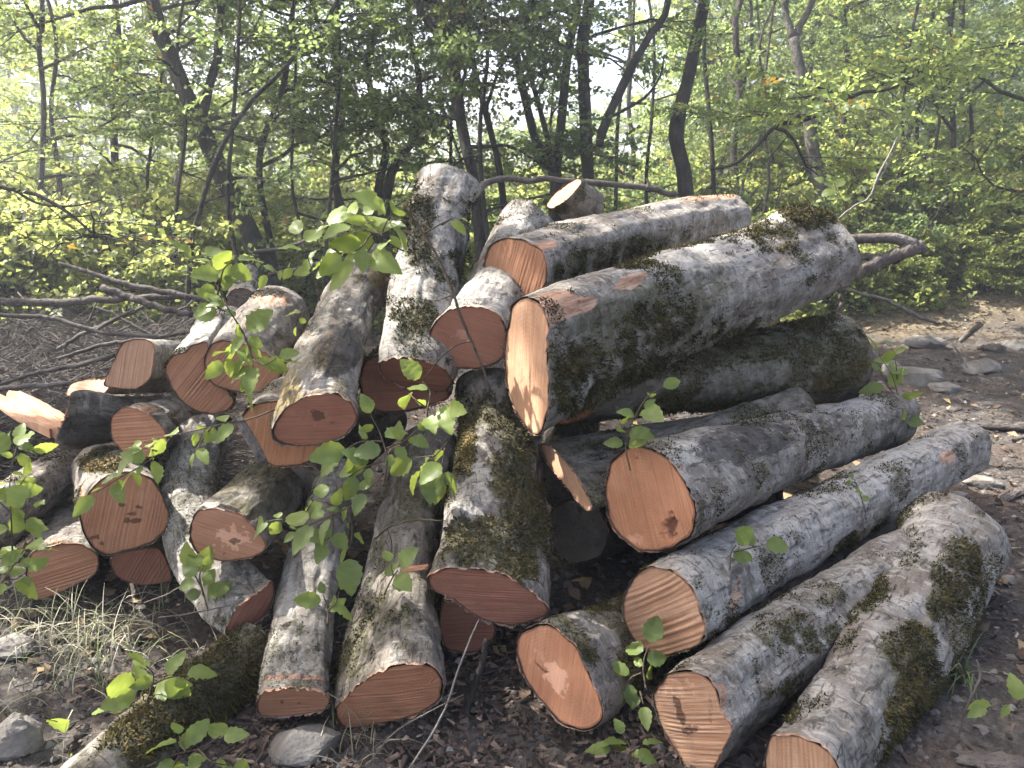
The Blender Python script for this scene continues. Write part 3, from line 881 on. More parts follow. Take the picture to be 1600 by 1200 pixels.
make_log('stout log with smooth orange cut and small rotten hole, third up on the right',
  [(985,697),(1010,697),(1040,713),(1068,748),(1086,790),(1085,825),(1070,846),(1040,860),(1000,863),(965,835),(948,800),(945,755),(957,720)],
  2.35, (1400,650,3.85), 0.128, mat='orange', saw=-70, amp=0.0008, period=0.01, pale=0.5, bend=(0,-8),
  attrs={'dark': [(1165,690,100,38,.85,-10),(1290,660,50,24,.6)], 'pale': [(1080,705,50,20,.9,-10),(1330,630,60,20,.8)], 'peel': [(1065,740,8,40,.5)]},
  moss=[(1330,690,60,14,.4)], face={'hole': [(1047,824,11,17,1,20)], 'pale': [(985,845,25,18,.6),(1010,760,40,40,.2)], 'spot': [(994,716,5,3,.8)]}, green=0.1)
make_log('long pale log with deep striped saw marks on its cut, second from the bottom right',
  [(1015,884),(1040,888),(1068,904),(1088,930),(1096,958),(1103,985),(1095,1006),(1065,1020),(1030,1027),(1000,1010),(978,986),(971,955),(978,920),(1000,892)],
  2.22, (1512,697,3.65), 0.128, mat='tan', saw=25, amp=0.0042, period=0.017, pale=0.72, bend=(-8,-4), ds=0.016,
  attrs={'pale': [(1400,720,140,50,.4,-30)], 'dark': [(1150,905,14,60,.7,10),(1440,720,20,10,.7)], 'peel': [(1150,925,12,40,.5,10),(1480,720,18,18,.6)]},
  moss=[(1320,850,40,14,.8,-40),(1120,975,45,30,.6),(1205,945,70,16,.9,-35)], mtint=0.35, knots=[(1150,900,22,.02)], green=0.08)
make_log('short log at the bottom wedged under the striped log, orange cut with milky heart streak',
  [(830,980),(855,975),(880,990),(902,1012),(915,1045),(940,1098),(941,1125),(915,1141),(880,1132),(850,1102),(820,1060),(805,1015),(812,990)],
  2.08, (1090,945,2.95), 0.125, mat='orange', saw=80, amp=0.0007, period=0.01, pale=0.4, green=0.35,
  attrs={'dark': [(960,1040,60,50,.3)]}, moss=[(905,1022,30,24,1.1),(945,940,45,35,.8),(985,1040,35,45,.6)],
  face={'pale': [(868,1058,16,32,1.1,-20),(840,1030,16,14,.5)]}, mtint=0.5)
make_log('dark log with narrow slanting cut, between the thickest log and the stout one',
  [(842,693),(860,697),(890,730),(915,770),(926,795),(914,797),(886,762),(855,722)],
  2.58, (1250,645,3.45), 0.11, normal=(-0.80,-0.36,0.1), mat='tan', saw=-50, amp=0.0008, pale=0.25, green=0.5, dark=0.5,
  moss=[(940,700,60,30,.5)], mtint=0.35)
make_log('very mossy dark log under the thickest log, its shaggy far end showing on the right',
  [(822,620),(850,570),(890,555),(930,575),(938,620),(915,655),(860,665)],
  3.05, (1318,556,3.95), 0.225, mat='red', saw=0, pale=0.25, green=0.55, back_mat='red',
  moss=[(1150,540,150,40,.75,-10),(1300,560,70,60,.9),(1080,640,100,40,.7),(1260,500,60,26,1.0),(1200,620,80,30,.6)], ln=0.022, mtint=0.5, dens=45000, lump=1.2, attrs={'dark': [(1150,600,200,70,.3)]})
# forked log
lf, ffc, fB, fG = make_log('big forked log lying lowest at the bottom right, two sawn arms, mossy pale bark',
  [(1205,1148),(1250,1150),(1292,1172),(1312,1200),(1318,1240),(1295,1285),(1250,1300),(1212,1275),(1194,1225),(1196,1180)],
  1.86, (1492,838,3.0), 0.195, mat='tan', saw=85, amp=0.0022, period=0.012, pale=0.6, bend=(22,-2), flare=0.75, nu=128, ds=0.014, lump=1.5,
  attrs={'pale': [(1390,830,90,60,.5),(1250,1080,60,50,.4)], 'dark': [(1300,1060,40,60,.25)], 'green': [(1400,1100,50,120,.5)]},
  moss=[(1490,905,45,75,1.15,20),(1430,1100,55,120,1.15),(1420,1010,60,50,.9),(1345,925,48,36,1.0),(1300,985,60,36,.9),(1235,1115,16,18,.9),(1300,870,50,26,.7,-30),(1390,1180,40,40,.6)],
  ln=0.02, mtint=0.42, dens=60000, knots=[(1330,960,70,.03),(1540,850,40,.02)], green=0.12)
def fork_arm():
    """second arm of the fork: a loft of its own, child of the forked log"""
    o, fc, B, G = make_log('x', [(1045,1052),(1092,1050),(1118,1072),(1128,1110),(1145,1140),(1122,1190),(1100,1225),(1078,1215),(1055,1175),(1030,1130),(1020,1085)],
      2.0, (1440,880,2.84), 0.135, mat='tan', saw=20, amp=0.003, period=0.013, pale=0.62, bend=(-8,-14), ds=0.014, nu=112, flare=0.9,
      attrs={'peel': [(1125,1095,12,30,1.0),(1110,1180,20,40,.9)], 'pale': [(1200,1010,70,26,.5,-20)]},
      face={'spot': [(1062,1110,6,28,1.1,-20),(1080,1140,14,7,1.0),(1110,1110,4,30,.6)], 'pale': [(1060,1075,30,20,.5)]},
      moss=[(1260,985,60,40,.9),(1215,1060,50,30,.6),(1180,1020,30,20,.4)], mtint=0.38, knots=[(1145,1085,16,.02)])
    LOGS.pop(); CAPS.pop()
    for k in ('label', 'category'): del o[k]
    o.name = 'fork_arm'
    mw = o.matrix_world.copy()
    o.parent = lf
    o.matrix_parent_inverse = Matrix.Identity(4)
    o.matrix_basis = lf.matrix_world.inverted() @ mw
fork_arm()
# --- middle group ------------------------------------------------------------
make_log('mossy log jutting out at the centre, its sawn end tilted over a dark gap',
  [(668,900),(700,888),(760,891),(800,904),(838,930),(859,956),(840,971),(800,978),(760,971),(722,950),(700,928),(690,935),(672,918)],
  2.18, (770,610,3.0), 0.15, mat='red', saw=-5, amp=0.0016, period=0.011, pale=0.4, green=0.3, bend=(12,0), nu=128, lump=1.3, ds=0.013,
  attrs={'pale': [(740,760,40,50,.9)], 'ochre': [(725,700,22,45,.8)]},
  dark=0.5, moss=[(780,870,90,60,1.1),(800,700,50,110,1.0),(725,690,26,70,1.15),(820,800,45,80,1.0),(740,640,50,40,.8),(760,830,80,30,.85)], ln=0.018, mtint=0.5,
  knots=[(710,800,25,.015)], face={'spot': [(750,942,14,3,.6)]}, dens=60000)
make_log('crusty grey leaning log low at the centre left with deep brown sawn end',
  [(522,1110),(545,1082),(590,1050),(640,1037),(680,1044),(693,1066),(686,1095),(655,1116),(600,1131),(536,1139)],
  2.10, (672,690,2.95), 0.115, mat='orange', saw=12, amp=0.0018, period=0.011, pale=0.42, green=0.32, dark=0.4, bend=(-18,10), nu=112, ds=0.013, lump=1.4,
  attrs={'dark': [(600,950,90,60,.45),(560,1020,40,40,.5),(640,830,60,50,.4)], 'pale': [(570,870,30,60,.5)]},
  moss=[(560,1030,40,50,.8),(600,960,60,50,.5),(590,1060,50,20,.7),(545,930,20,50,.5)], ln=0.011, mtint=0.38, knots=[(620,830,30,.02),(660,760,26,.02)])
make_log('slim pale log with saw groove round its lower end, beside the crusty leaning log',
  [(400,1098),(415,1078),(460,1076),(505,1079),(516,1096),(508,1110),(480,1116),(440,1121),(405,1118)],
  2.14, (538,735,2.95), 0.09, mat='orange', saw=2, amp=0.0012, period=0.01, pale=0.6, green=0.15, bend=(-16,6), rings=[(0.05, 0.009, 0.010)], ds=0.010,
  attrs={'dark': [(500,960,20,80,.5),(455,1010,20,16,.6)]}, moss=[(460,985,30,30,.5),(500,1040,20,40,.5)], ln=0.01, knots=[(480,840,20,.015)],
  face={'spot': [(440,1097,4,4,.9),(466,1100,4,3,.8)]})
make_log('small log end in deep shade beneath the mossy centre log',
  [(690,945),(720,940),(755,955),(775,978),(770,1000),(742,1020),(700,1016),(686,985)],
  2.45, (735,800,3.25), 0.10, mat='red', saw=0, amp=0.0008, pale=0.3, green=0.3, ds=0.03)
make_log('silvery log near the top with round dark red end, thin twig hanging across it',
  [(669,530),(679,503),(700,484),(740,477),(774,485),(790,508),(793,545),(777,568),(742,577),(704,575),(680,556)],
  2.72, (822,352,3.65), 0.135, mat='red', saw=-15, amp=0.0005, period=0.01, pale=0.75, green=0.05, bend=(6,6), ds=0.014,
  attrs={'peel': [(740,400,16,30,.5)], 'dark': [(830,330,40,16,.4)]}, moss=[(800,345,45,12,.6)], ln=0.012, face={'pale': [(722,524,16,10,.7)]})
make_log('tall mossy log propped nearly upright on top of the pile, dark cut foot turned down',
  [(590,568),(612,560),(650,562),(690,574),(708,598),(692,613),(640,607),(602,592)],
  2.78, (698,282,3.3), 0.135, mat='red', saw=-10, amp=0.0012, pale=0.72, green=0.1, bend=(-8,0), nu=112, ds=0.012, lump=1.3,
  attrs={'dark': [(725,385,20,70,.8),(700,290,60,12,.3)], 'ochre': [(640,500,30,20,.5)], 'peel': [(640,565,30,10,.4)]},
  moss=[(650,355,36,70,1.05),(640,490,44,34,1.1),(640,300,30,26,.9),(705,420,40,36,.7),(735,330,16,50,.6),(690,560,20,20,.6)], ln=0.02, mtint=0.42, knots=[(735,295,24,.03)])
make_log('small wedge cut chunk on the far top of the pile, slanting pale cut',
  [(853,322),(868,302),(899,280),(909,284),(890,308),(866,325)],
  4.0, (922,330,4.25), 0.10, normal=(-0.62,-0.30,0.55), mat='tan', pale=0.45, green=0.3, ds=0.012, mossn=(.6,.56), saw=40)
make_log('thick leaning log with yellow lichen, black crust patch and dark star in its red cut',
  [(425,672),(444,640),(480,618),(520,614),(548,628),(559,652),(542,680),(502,695),(462,698),(432,690)],
  2.42, (592,412,3.3), 0.115, mat='red', saw=5, amp=0.0005, pale=0.55, green=0.2, bend=(-22,-6), nu=128, ds=0.012, lump=1.3,
  attrs={'dark': [(530,545,55,45,1.0,-50),(575,470,20,50,.6)], 'ochre': [(430,610,60,50,.8,-40),(480,560,80,40,.55,-40),(590,430,20,30,.8)]},
  moss=[(415,650,30,40,.6),(560,440,34,14,.6),(440,590,50,30,.4)], ln=0.011, mtint=0.7, face={'spot': [(497,649,12,9,1.2),(520,660,5,5,.6)], 'pale': [(495,652,30,18,.3)]})
make_log('log half hidden beneath the yellow lichen log, only an orange strip of its cut showing',
  [(374,660),(395,632),(450,628),(500,670),(498,712),(470,727),(430,730),(404,714)],
  2.56, (535,560,3.3), 0.11, mat='orange', saw=75, amp=0.001, pale=0.4, green=0.2, ds=0.02, flare=1.5)
make_log('dark red log end tucked behind the foot of the upright log',
  [(562,590),(570,565),(600,552),(650,560),(690,590),(702,622),(650,640),(600,645),(568,632)],
  2.92, (668,520,3.6), 0.12, mat='red', saw=10, amp=0.001, ds=0.03)

# --- left hand group -----------------------------------------------------------
la, afc, aB, aG = make_log('twin stemmed log with two joined dark brown cuts, at the upper left of the pile',
  [(257,578),(267,556),(290,550),(297,540),(325,533),(322,570),(330,600),(352,613),(372,622),(350,645),(312,646),(277,622)],
  2.85, (348,512,3.7), 0.115, mat='orange', saw=52, amp=0.002, period=0.013, pale=0.85, green=0.02, ds=0.015, bend=(4,-4))
def twin():
    o, fc, B, G = make_log('x', [(318,572),(325,542),(345,531),(395,540),(428,558),(440,575),(436,598),(410,614),(372,613),(332,601)],
      2.84, (437,492,3.6), 0.135, mat='orange', saw=50, amp=0.0014, period=0.012, pale=0.45, green=0.05, ds=0.013, bend=(8,-16), flare=.6, knots=[(440,480,30,.02)],
      attrs={'peel': [(425,470,40,14,.55),(395,505,20,14,.5)]})
    LOGS.pop(); CAPS.pop()
    for k in ('label', 'category'): del o[k]
    o.name = 'second_stem'
    mw = o.matrix_world.copy(); o.parent = la; o.matrix_parent_inverse = Matrix.Identity(4)
    o.matrix_basis = la.matrix_world.inverted() @ mw
twin()
make_log('small log with bright pinkish cut facing left beside the twin stemmed log',
  [(163,603),(184,548),(200,531),(232,530),(243,545),(236,590),(212,608)],
  3.05, (310,562,3.65), 0.09, mat='tan', saw=80, amp=0.0012, pale=0.6, ds=0.015)
make_log('flat topped log end with thin brown cut, behind the dark block at the far left',
  [(104,618),(112,598),(140,592),(168,592),(172,604),(150,622)],
  3.3, (270,590,3.9), 0.07, normal=(-0.4,-0.5,0.75), mat='tan', pale=0.4, ds=0.02)
make_log('dark blackish block of log with grey top, slanting end turned away to the left',
  [(113,612),(102,650),(84,698),(120,702),(150,690),(160,640),(150,612)],
  2.98, (250,655,3.3), 0.095, normal=(-0.9,0.1,0.1), mat='red', pale=0.35, green=0.1, attrs={'dark': [(140,672,60,35,1.0)], 'pale': [(160,625,50,20,.4)]}, ds=0.012)
make_log('slim log with round ridged orange cut behind a leafy sprig, left of the twin stems',
  [(172,655),(188,636),(212,637),(238,650),(258,672),(262,692),(242,712),(216,718),(190,706),(174,684)],
  2.82, (302,640,3.45), 0.085, mat='orange', saw=3, amp=0.0018, period=0.012, pale=0.62, ds=0.014, attrs={'peel': [(225,640,25,8,.8)]})
make_log('fat log with upright saw lines and face like rot spots on its cut',
  [(124,812),(134,776),(160,746),(200,735),(238,747),(258,780),(266,815),(242,846),(200,861),(165,869),(140,852)],
  2.62, (172,738,3.2), 0.14, mat='orange', saw=78, amp=0.0018, period=0.011, pale=0.5, green=0.25, ds=0.012,
  attrs={'peel': [(128,790,8,40,.6)], 'ochre': [(160,725,40,14,.7)]}, moss=[(160,725,45,18,1.0),(230,730,30,14,.5)], mtint=0.65,
  face={'spot': [(191,789,6,4,1.2),(217,793,6,4,1.2),(204,802,8,4,1.0),(210,813,14,5,1.2),(147,840,9,5,1.2),(158,849,6,4,1.0)]}, dens=60000)
make_log('lowest left log with level saw lines on its angular cut, standing over dry grass',
  [(40,895),(50,862),(90,850),(130,851),(154,870),(151,896),(120,913),(84,931),(56,938),(47,912)],
  2.72, (118,812,3.25), 0.105, mat='orange', saw=8, amp=0.0018, period=0.011, pale=0.6, ds=0.013, attrs={'peel': [(95,846,40,6,.5)]}, mossn=(.5,.60))
make_log('shaded log end low between the fat face spotted log and the ground',
  [(172,872),(215,858),(250,858),(269,905),(222,915),(182,902)],
  2.86, (250,800,3.5), 0.10, mat='red', saw=60, amp=0.001, ds=0.03)
make_log('weathered grey log lying crosswise at the left edge beneath the dark block',
  [(-100,830),(-70,790),(-30,790),(-5,830),(-20,885),(-60,895),(-95,870)],
  2.68, (138,712,3.35), 0.10, mat='orange', pale=0.55, green=0.1, ds=0.015, mossn=(.6,.62), attrs={'dark': [(70,790,80,26,.6,-30)]})
make_log('log with smooth oval orange cut and pale heart, resting on the long curved grey log',
  [(297,822),(306,799),(335,794),(376,803),(404,832),(418,855),(400,869),(350,878),(312,868),(298,846)],
  2.42, (470,715,3.25), 0.12, mat='orange', saw=-20, amp=0.0005, pale=0.5, green=0.25, ds=0.013, nu=112,
  attrs={'dark': [(450,770,60,60,.4)], 'green': [(400,760,80,60,.5)], 'peel': [(296,800,8,20,.8)]}, moss=[(400,750,60,40,.4)], ln=0.010,
  face={'pale': [(365,842,28,20,.9)], 'spot': [(365,846,9,5,1.0),(350,866,4,3,.8)]})
make_log('long curved light grey log sloping down beneath the oval cut log, end sawn obliquely',
  [(352,990),(368,952),(400,926),(424,908),(430,925),(420,955),(396,976),(366,994)],
  2.42, (322,670,3.15), 0.115, normal=(0.80,-0.50,-0.15), mat='red', saw=40, amp=0.0008, pale=0.62, green=0.12, bend=(-52,8), nu=112, ds=0.012, flare=.5,
  attrs={'dark': [(330,960,30,40,.4)], 'pale': [(285,800,30,90,.4)]}, moss=[(345,985,26,30,.5)], ln=0.01)
make_log('low log wrapped in brown moss on the ground at the bottom left',
  [(50,1245),(75,1220),(120,1215),(155,1245),(160,1295),(125,1330),(75,1320),(50,1285)],
  1.79, (408,1010,2.42), 0.085, mat='tan', pale=0.5, green=0.5, bend=(-6,-6), ds=0.012,
  moss=[(290,1100,170,62,1.3,-35),(380,1030,60,60,1.2),(240,1140,70,40,1.0,-35)], ln=0.02, mtint=0.55, dens=75000)
make_log('broken bit of pale branch wood poking up behind the twin stemmed log',
  [(352,468),(362,452),(385,450),(402,462),(398,486),(372,492),(356,484)],
  3.75, (388,425,4.15), 0.05, mat='bark', pale=0.7, ds=0.012)
# --- logs seen only in the dark gaps; shade painted as dark bark, cuts too --------------------------------------------
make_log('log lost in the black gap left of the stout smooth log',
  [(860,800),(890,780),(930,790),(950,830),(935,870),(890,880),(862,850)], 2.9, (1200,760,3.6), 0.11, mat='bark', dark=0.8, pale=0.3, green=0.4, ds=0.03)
make_log('shaded log deep in the pile between the oval cut log and the slim grooved one',
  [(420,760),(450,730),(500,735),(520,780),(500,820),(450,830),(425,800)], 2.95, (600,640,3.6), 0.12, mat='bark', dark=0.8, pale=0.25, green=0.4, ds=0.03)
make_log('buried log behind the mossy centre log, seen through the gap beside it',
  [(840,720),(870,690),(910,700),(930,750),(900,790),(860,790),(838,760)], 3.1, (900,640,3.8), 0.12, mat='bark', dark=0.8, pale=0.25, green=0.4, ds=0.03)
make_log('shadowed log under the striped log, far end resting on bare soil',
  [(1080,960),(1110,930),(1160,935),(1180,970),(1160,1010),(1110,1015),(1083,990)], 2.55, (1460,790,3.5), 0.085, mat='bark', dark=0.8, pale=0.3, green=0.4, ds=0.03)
# ------------------------------------------------------------------ trees
# gaps cut in the leaf roof, so that sun flecks fall on chosen places
FLECKS = []
def fleck(px, py, d, r): FLECKS.append((P(px, py, d), r))
for f in [(1180, 318, 3.4, .16), (1120, 305, 3.9, .2), (430, 470, 3.3, .13), (320, 510, 3.2, .10), (640, 540, 2.75, .06), (735, 700, 2.6, .05), (742, 770, 2.45, .05),
          (60, 645, 3.4, .16), (205, 570, 3.05, .12), (815, 600, 2.5, .03), (1010, 310, 3.8, .14), (860, 480, 2.6, .06), (195, 1000, 2.4, .06), (235, 1085, 2.1, .04),
          (675, 625, 2.4, .05), (560, 345, 2.6, .12), (345, 430, 2.5, .08), (640, 480, 2.8, .04), (700, 330, 3.0, .10), (890, 300, 4.0, .16), (310, 815, 2.45, .03), (1130, 320, 3.7, .12),
          (395, 590, 2.4, .06), (440, 500, 2.6, .06), (20, 760, 2.9, .10), (640, 650, 2.35, .03), (590, 455, 2.9, .05), (830, 345, 3.5, .07), (1240, 300, 3.6, .08), (95, 1120, 2.1, .05)]:
    fleck(*f)
for f in [(1350, 470, 8.6, .7), (1420, 470, 8.8, .8), (1500, 470, 8.9, .8), (1580, 460, 9.0, .8), (1450, 420, 10.0, .9), (1560, 410, 10.2, 1.0), (1380, 425, 9.8, .8), (1520, 350, 10.5, .7), (1590, 340, 10.2, .8), (1420, 360, 9.6, .7),
          (60, 440, 7.6, .5), (140, 420, 7.8, .5), (30, 350, 8.2, .5), (230, 430, 6.8, .4), (100, 520, 5.0, .22), (190, 560, 4.4, .2), (30, 560, 4.6, .2), (250, 500, 4.8, .15), (1500, 520, 7.5, .12)]:
    fleck(*f)
def open_to_sun(p):
    keep = np.ones(len(p), bool)
    for q, r in FLECKS:
        v = p - q; along = v @ SUN
        perp = np.linalg.norm(v - along[:, None] * SUN, axis=1)
        keep &= ~((along > 0.5) & (perp < r * 1.35 + 0.03))
    return keep

def crown_leaves(rng, base, dr, ln, K, leaf, spread=0.9, cup=0.12, fl=0.55, holes=False):
    T = len(base)
    nrm = unit(np.array([0, 0, 1.0]) + rng.normal(0, fl, (T, 3)))
    side = unit(np.cross(nrm, dr)); nrm = np.cross(dr, side)
    t = (np.arange(K) + 0.6) / K
    pos = base[:, None] + dr[:, None] * (ln[:, None] * t)[:, :, None]
    sg = np.where(np.arange(K) % 2 == 0, 1.0, -1.0)
    ld = unit(dr[:, None] * 0.55 + side[:, None] * (sg[None, :, None] * spread) + rng.normal(0, 0.25, (T, K, 3)))
    ln_ = unit(nrm[:, None] + rng.normal(0, 0.6, (T, K, 3)))
    L = leaf * (0.7 + 0.6 * rng.random((T, K)))
    w = unit(np.cross(ln_, ld)); ln_ = np.cross(ld, w)
    pos = pos.reshape(-1, 3); ld = ld.reshape(-1, 3); w = w.reshape(-1, 3); ln_ = ln_.reshape(-1, 3); L = L.ravel()
    tint = np.clip(rng.normal(0.45, 0.16, (T, 1)) + rng.normal(0, 0.10, (T, K)), 0, 0.96).ravel()
    yl = rng.random(len(tint)) < 0.012
    tint[yl] = 1.0
    if holes:
        k = open_to_sun(pos + ld * (L / 2)[:, None])
        pos, ld, w, ln_, L, tint = pos[k], ld[k], w[k], ln_[k], L[k], tint[k]
    m = pos + ld * (L * 0.48)[:, None] + ln_ * (L * cup)[:, None]
    W = (L * (0.33 + 0.08 * rng.random(len(L))))[:, None]
    tip = pos + ld * L[:, None] - np.array([0, 0, 1.0]) * (L * 0.12)[:, None]
    n = len(pos)
    V = np.stack([pos, m - w * W, tip, m + w * W], 1).reshape(-1, 3)
    b = np.arange(n) * 4
    Tt = np.concatenate([np.stack([b, b + 1, b + 2], -1), np.stack([b, b + 2, b + 3], -1)])
    return V, Tt, np.repeat(tint, 4)

def perp_dirs(rng, d, n, lo, hi, rise):
    """n directions turned lo..hi radians off d, mostly level"""
    s = np.where(rng.random((len(d), n)) < 0.5, -1, 1)
    s[:, ::2] *= -1
    a = s * (lo + (hi - lo) * rng.random((len(d), n)))
    az = np.arctan2(d[:, 1], d[:, 0])[:, None] + a
    return unit(np.stack([np.cos(az), np.sin(az), np.broadcast_to(rise, az.shape) + rng.normal(0, 0.38, az.shape)], -1))

def grow(rng, pts, zlo, zhi, nl, L, subs=10, twigs=6, K=10, leaf=0.056, holes=True, aim=None, twig_len=(0.18, 0.36), sub_len=(0.35, 0.9), rise=0.25, keep=None):
    """limbs, shoots and leaves for a stem polyline; returns (wood parts, leaf arrays)"""
    wood = []
    zz = pts[:, 2]
    A, B = [], []
    for k in range(nl):
        z = zlo + (zhi - zlo) * ((k + rng.random()) / nl)
        i = int(np.clip(np.searchsorted(zz, z), 1, len(pts) - 1))
        f = np.clip((z - zz[i - 1]) / max(zz[i] - zz[i - 1], 1e-3), 0, 1)
        p0 = pts[i - 1] * (1 - f) + pts[i] * f
        az = k * 2.4 + rng.normal(0, 0.5) if aim is None else rng.normal(aim, 0.9)
        ll = L * (0.55 + 0.7 * rng.random()) * (1 - 0.45 * (z - zlo) / max(zhi - zlo, 1e-3))
        d = unit(np.array([math.cos(az), math.sin(az), rise + rng.normal(0, 0.2)]))
        n = 7
        lp = [p0]
        for q in range(n - 1):
            d = unit(d + rng.normal(0, 0.2, 3) + np.array([0, 0, -0.02]))
            lp.append(lp[-1] + d * ll / (n - 1))
        lp = np.array(lp)
        if holes and not open_to_sun(lp).all(): continue
        r = np.linspace(0.012 + 0.008 * ll, 0.004, n)
        wood.append((lp, r, 5))
        ts = 0.22 + 0.78 * (np.arange(subs) + rng.random(subs)) / subs
        ii = np.minimum((ts * (n - 1)).astype(int), n - 2); ff = (ts * (n - 1) - ii)[:, None]
        A.append(lp[ii] * (1 - ff) + lp[ii + 1] * ff); B.append(unit(lp[ii + 1] - lp[ii]))
    if not A: return wood, None
    A = np.vstack(A); B = np.vstack(B)
    sd = perp_dirs(rng, B, 1, 0.4, 1.2, 0.05)[:, 0]
    sl = sub_len[0] + (sub_len[1] - sub_len[0]) * rng.random(len(A))
    sticks = [(A, A + sd * sl[:, None], 0.006, 0.002)]
    tt = 0.15 + 0.85 * (np.arange(twigs)[None, :] + rng.random((len(A), twigs))) / twigs
    tb = (A[:, None] + sd[:, None] * (sl[:, None] * tt)[:, :, None]).reshape(-1, 3)
    td = perp_dirs(rng, sd, twigs, 0.35, 1.15, -0.05).reshape(-1, 3)
    tl = twig_len[0] + (twig_len[1] - twig_len[0]) * rng.random(len(tb))
    sticks.append((tb, tb + td * tl[:, None], 0.0025, 0.001))
    lv = crown_leaves(rng, tb, td, tl, K, leaf, holes=holes)
    return wood, (sticks, lv)

def build_tree(name, label, cat, group, stems, crown, leafmat='leaf', woodmat='trunk', seed=0, base=None, smooth_crown=True):
    """stems: list of (pts, radii, partname); crown: list of dicts for grow() with 'stem' index"""
    rng = np.random.default_rng(seed)
    b = stems[0][0][0].copy() if base is None else np.array(base, float)
    root = bpy.data.objects.new(name, None); COL.objects.link(root)
    root.location = b; root.empty_display_size = 0.2
    tag(root, label, cat, group)
    for (pts, rad, part) in stems:
        V, Q, T = tube(pts - b, rad, 10, 0.14, seed)
        mb = MB(); mb.add(V, Q, T)
        obj(part, mb.build(part, [M[woodmat]]), root)
    mb = MB()
    for c in crown:
        c = dict(c); st = stems[c.pop('stem')][0]
        wood, lv = grow(rng, st, **c)
        for (lp, r, sides) in wood:
            V, Q, T = tube(lp - b, r, sides, 0, 0, False); mb.add(V, Q, None, 0.5, 0)
        if lv:
            sticks, (V, T, tint) = lv
            for (p0, p1, r0, r1) in sticks:
                SV, SQ = multi_tube(p0 - b, p1 - b, r0, r1); mb.add(SV, SQ, None, 0.5, 0)
            mb.add(V - b, None, T, tint, 1)
    if mb.n:
        obj('crown', mb.build('crown', [M[woodmat], M[leafmat]]), root)
    return root

def copy_thing(root, loc, rz, sc, label, group=None):
    r = root.copy(); COL.objects.link(r)
    r.location = loc; r.rotation_euler = (0, 0, rz); r.scale = (sc, sc, sc)
    r['label'] = label
    if group: r['group'] = group
    for ch in list(root.children):
        c = ch.copy(); COL.objects.link(c); c.parent = r
        c.matrix_parent_inverse = Matrix.Identity(4)
    return r

def traced(px, d, r_px, n=26, to_ground=True, top=0.0, dd=0.0, rng=None):
    """stem through picture points (first point lowest) at distance d, carried down into the soil and up to height top"""
    pts = [P(x, y, d + dd * k / max(len(px) - 1, 1)) for k, (x, y) in enumerate(px)]
    rr = list(np.array(r_px, float) * d / FX)
    if to_ground:
        p = pts[0]; q = pts[1]
        dirv = (p - q) / max(q[2] - p[2], 0.2)
        h = p[2] - H(p[0], p[1]) + 0.15
        if h > 0.1:
            pts.insert(0, p + np.array([dirv[0] * h * 0.5, dirv[1] * h * 0.5, -h])); rr.insert(0, rr[0] * 1.25)
    if top and pts[-1][2] < top:
        u = unit(pts[-1] - pts[-2]); u = unit(u + np.array([0, 0, 0.5]))
        rng = rng or np.random.default_rng(len(px) * 7 + int(px[0][0]))
        steps = max(2, int((top - pts[-1][2]) / 1.5))
        r0 = rr[-1]
        for k in range(steps):
            u = unit(u + rng.normal(0, 0.12, 3))
            pts.append(pts[-1] + u * (top - pts[-1][2]) / max(steps - k, 1) / max(u[2], 0.3)); rr.append(r0 * (1 - 0.8 * (k + 1) / steps))
    pts = np.array(pts); rr = np.array(rr)
    S = spline(np.c_[pts, rr], n)
    return S[:, :3], np.maximum(S[:, 3], 0.004)

def TR(px, d, r, part='trunk', **kw):
    pts, rr = traced(px, d, r, **kw)
    return (pts, rr, part)

# stout leaning tree on the left
build_tree('leaning_tree', 'stout dark tree leaning left with a side stem, behind the left half of the pile', 'tree', None,
  [TR([(415,430),(378,340),(345,270),(318,205),(292,150),(268,90),(240,10)], 8.0, [19,17,15.5,14,13,12,11], top=10.5),
   TR([(312,200),(328,130),(340,90),(342,40),(346,-20)], 8.0, [8,7,7,6,6], 'limb', to_ground=False, top=8.0, n=14)],
  [dict(stem=0, zlo=2.2, zhi=6.5, nl=14, L=2.2, holes=True), dict(stem=1, zlo=3, zhi=6, nl=6, L=1.8, holes=True)], leafmat='leaf_cool_shade', seed=11)
build_tree('forked_tree', 'dark thin tree with a knobbly fork at its top, straight above the upright log', 'tree', None,
  [TR([(742,300),(728,230),(717,170),(709,110),(702,66)], 7.4, [9,8.5,9,9.5,10]),
   TR([(702,68),(684,50),(668,30),(655,-10)], 7.4, [7,6.5,6,6], 'limb', to_ground=False, top=8.5, n=14),
   TR([(703,66),(716,45),(724,20),(727,-20)], 7.4, [8,7,7,6], 'limb', to_ground=False, top=9, n=14)],
  [dict(stem=1, zlo=2.6, zhi=5.5, nl=7, L=1.8), dict(stem=2, zlo=2.6, zhi=5.5, nl=7, L=1.8), dict(stem=0, zlo=1.9, zhi=2.6, nl=3, L=1.2), dict(stem=2, zlo=4.4, zhi=8, nl=8, L=2.6, leaf=0.08)], leafmat='leaf_cool_shade', seed=12)
build_tree('slender_tree', 'slender tree leaning left beside the dark forked tree', 'tree', None,
  [TR([(784,290),(770,220),(755,160),(742,110),(732,50),(722,-10)], 8.2, [5.5,5,5,4.5,4.5,4], top=9)],
  [dict(stem=0, zlo=2.0, zhi=5.5, nl=8, L=1.4)], seed=13)
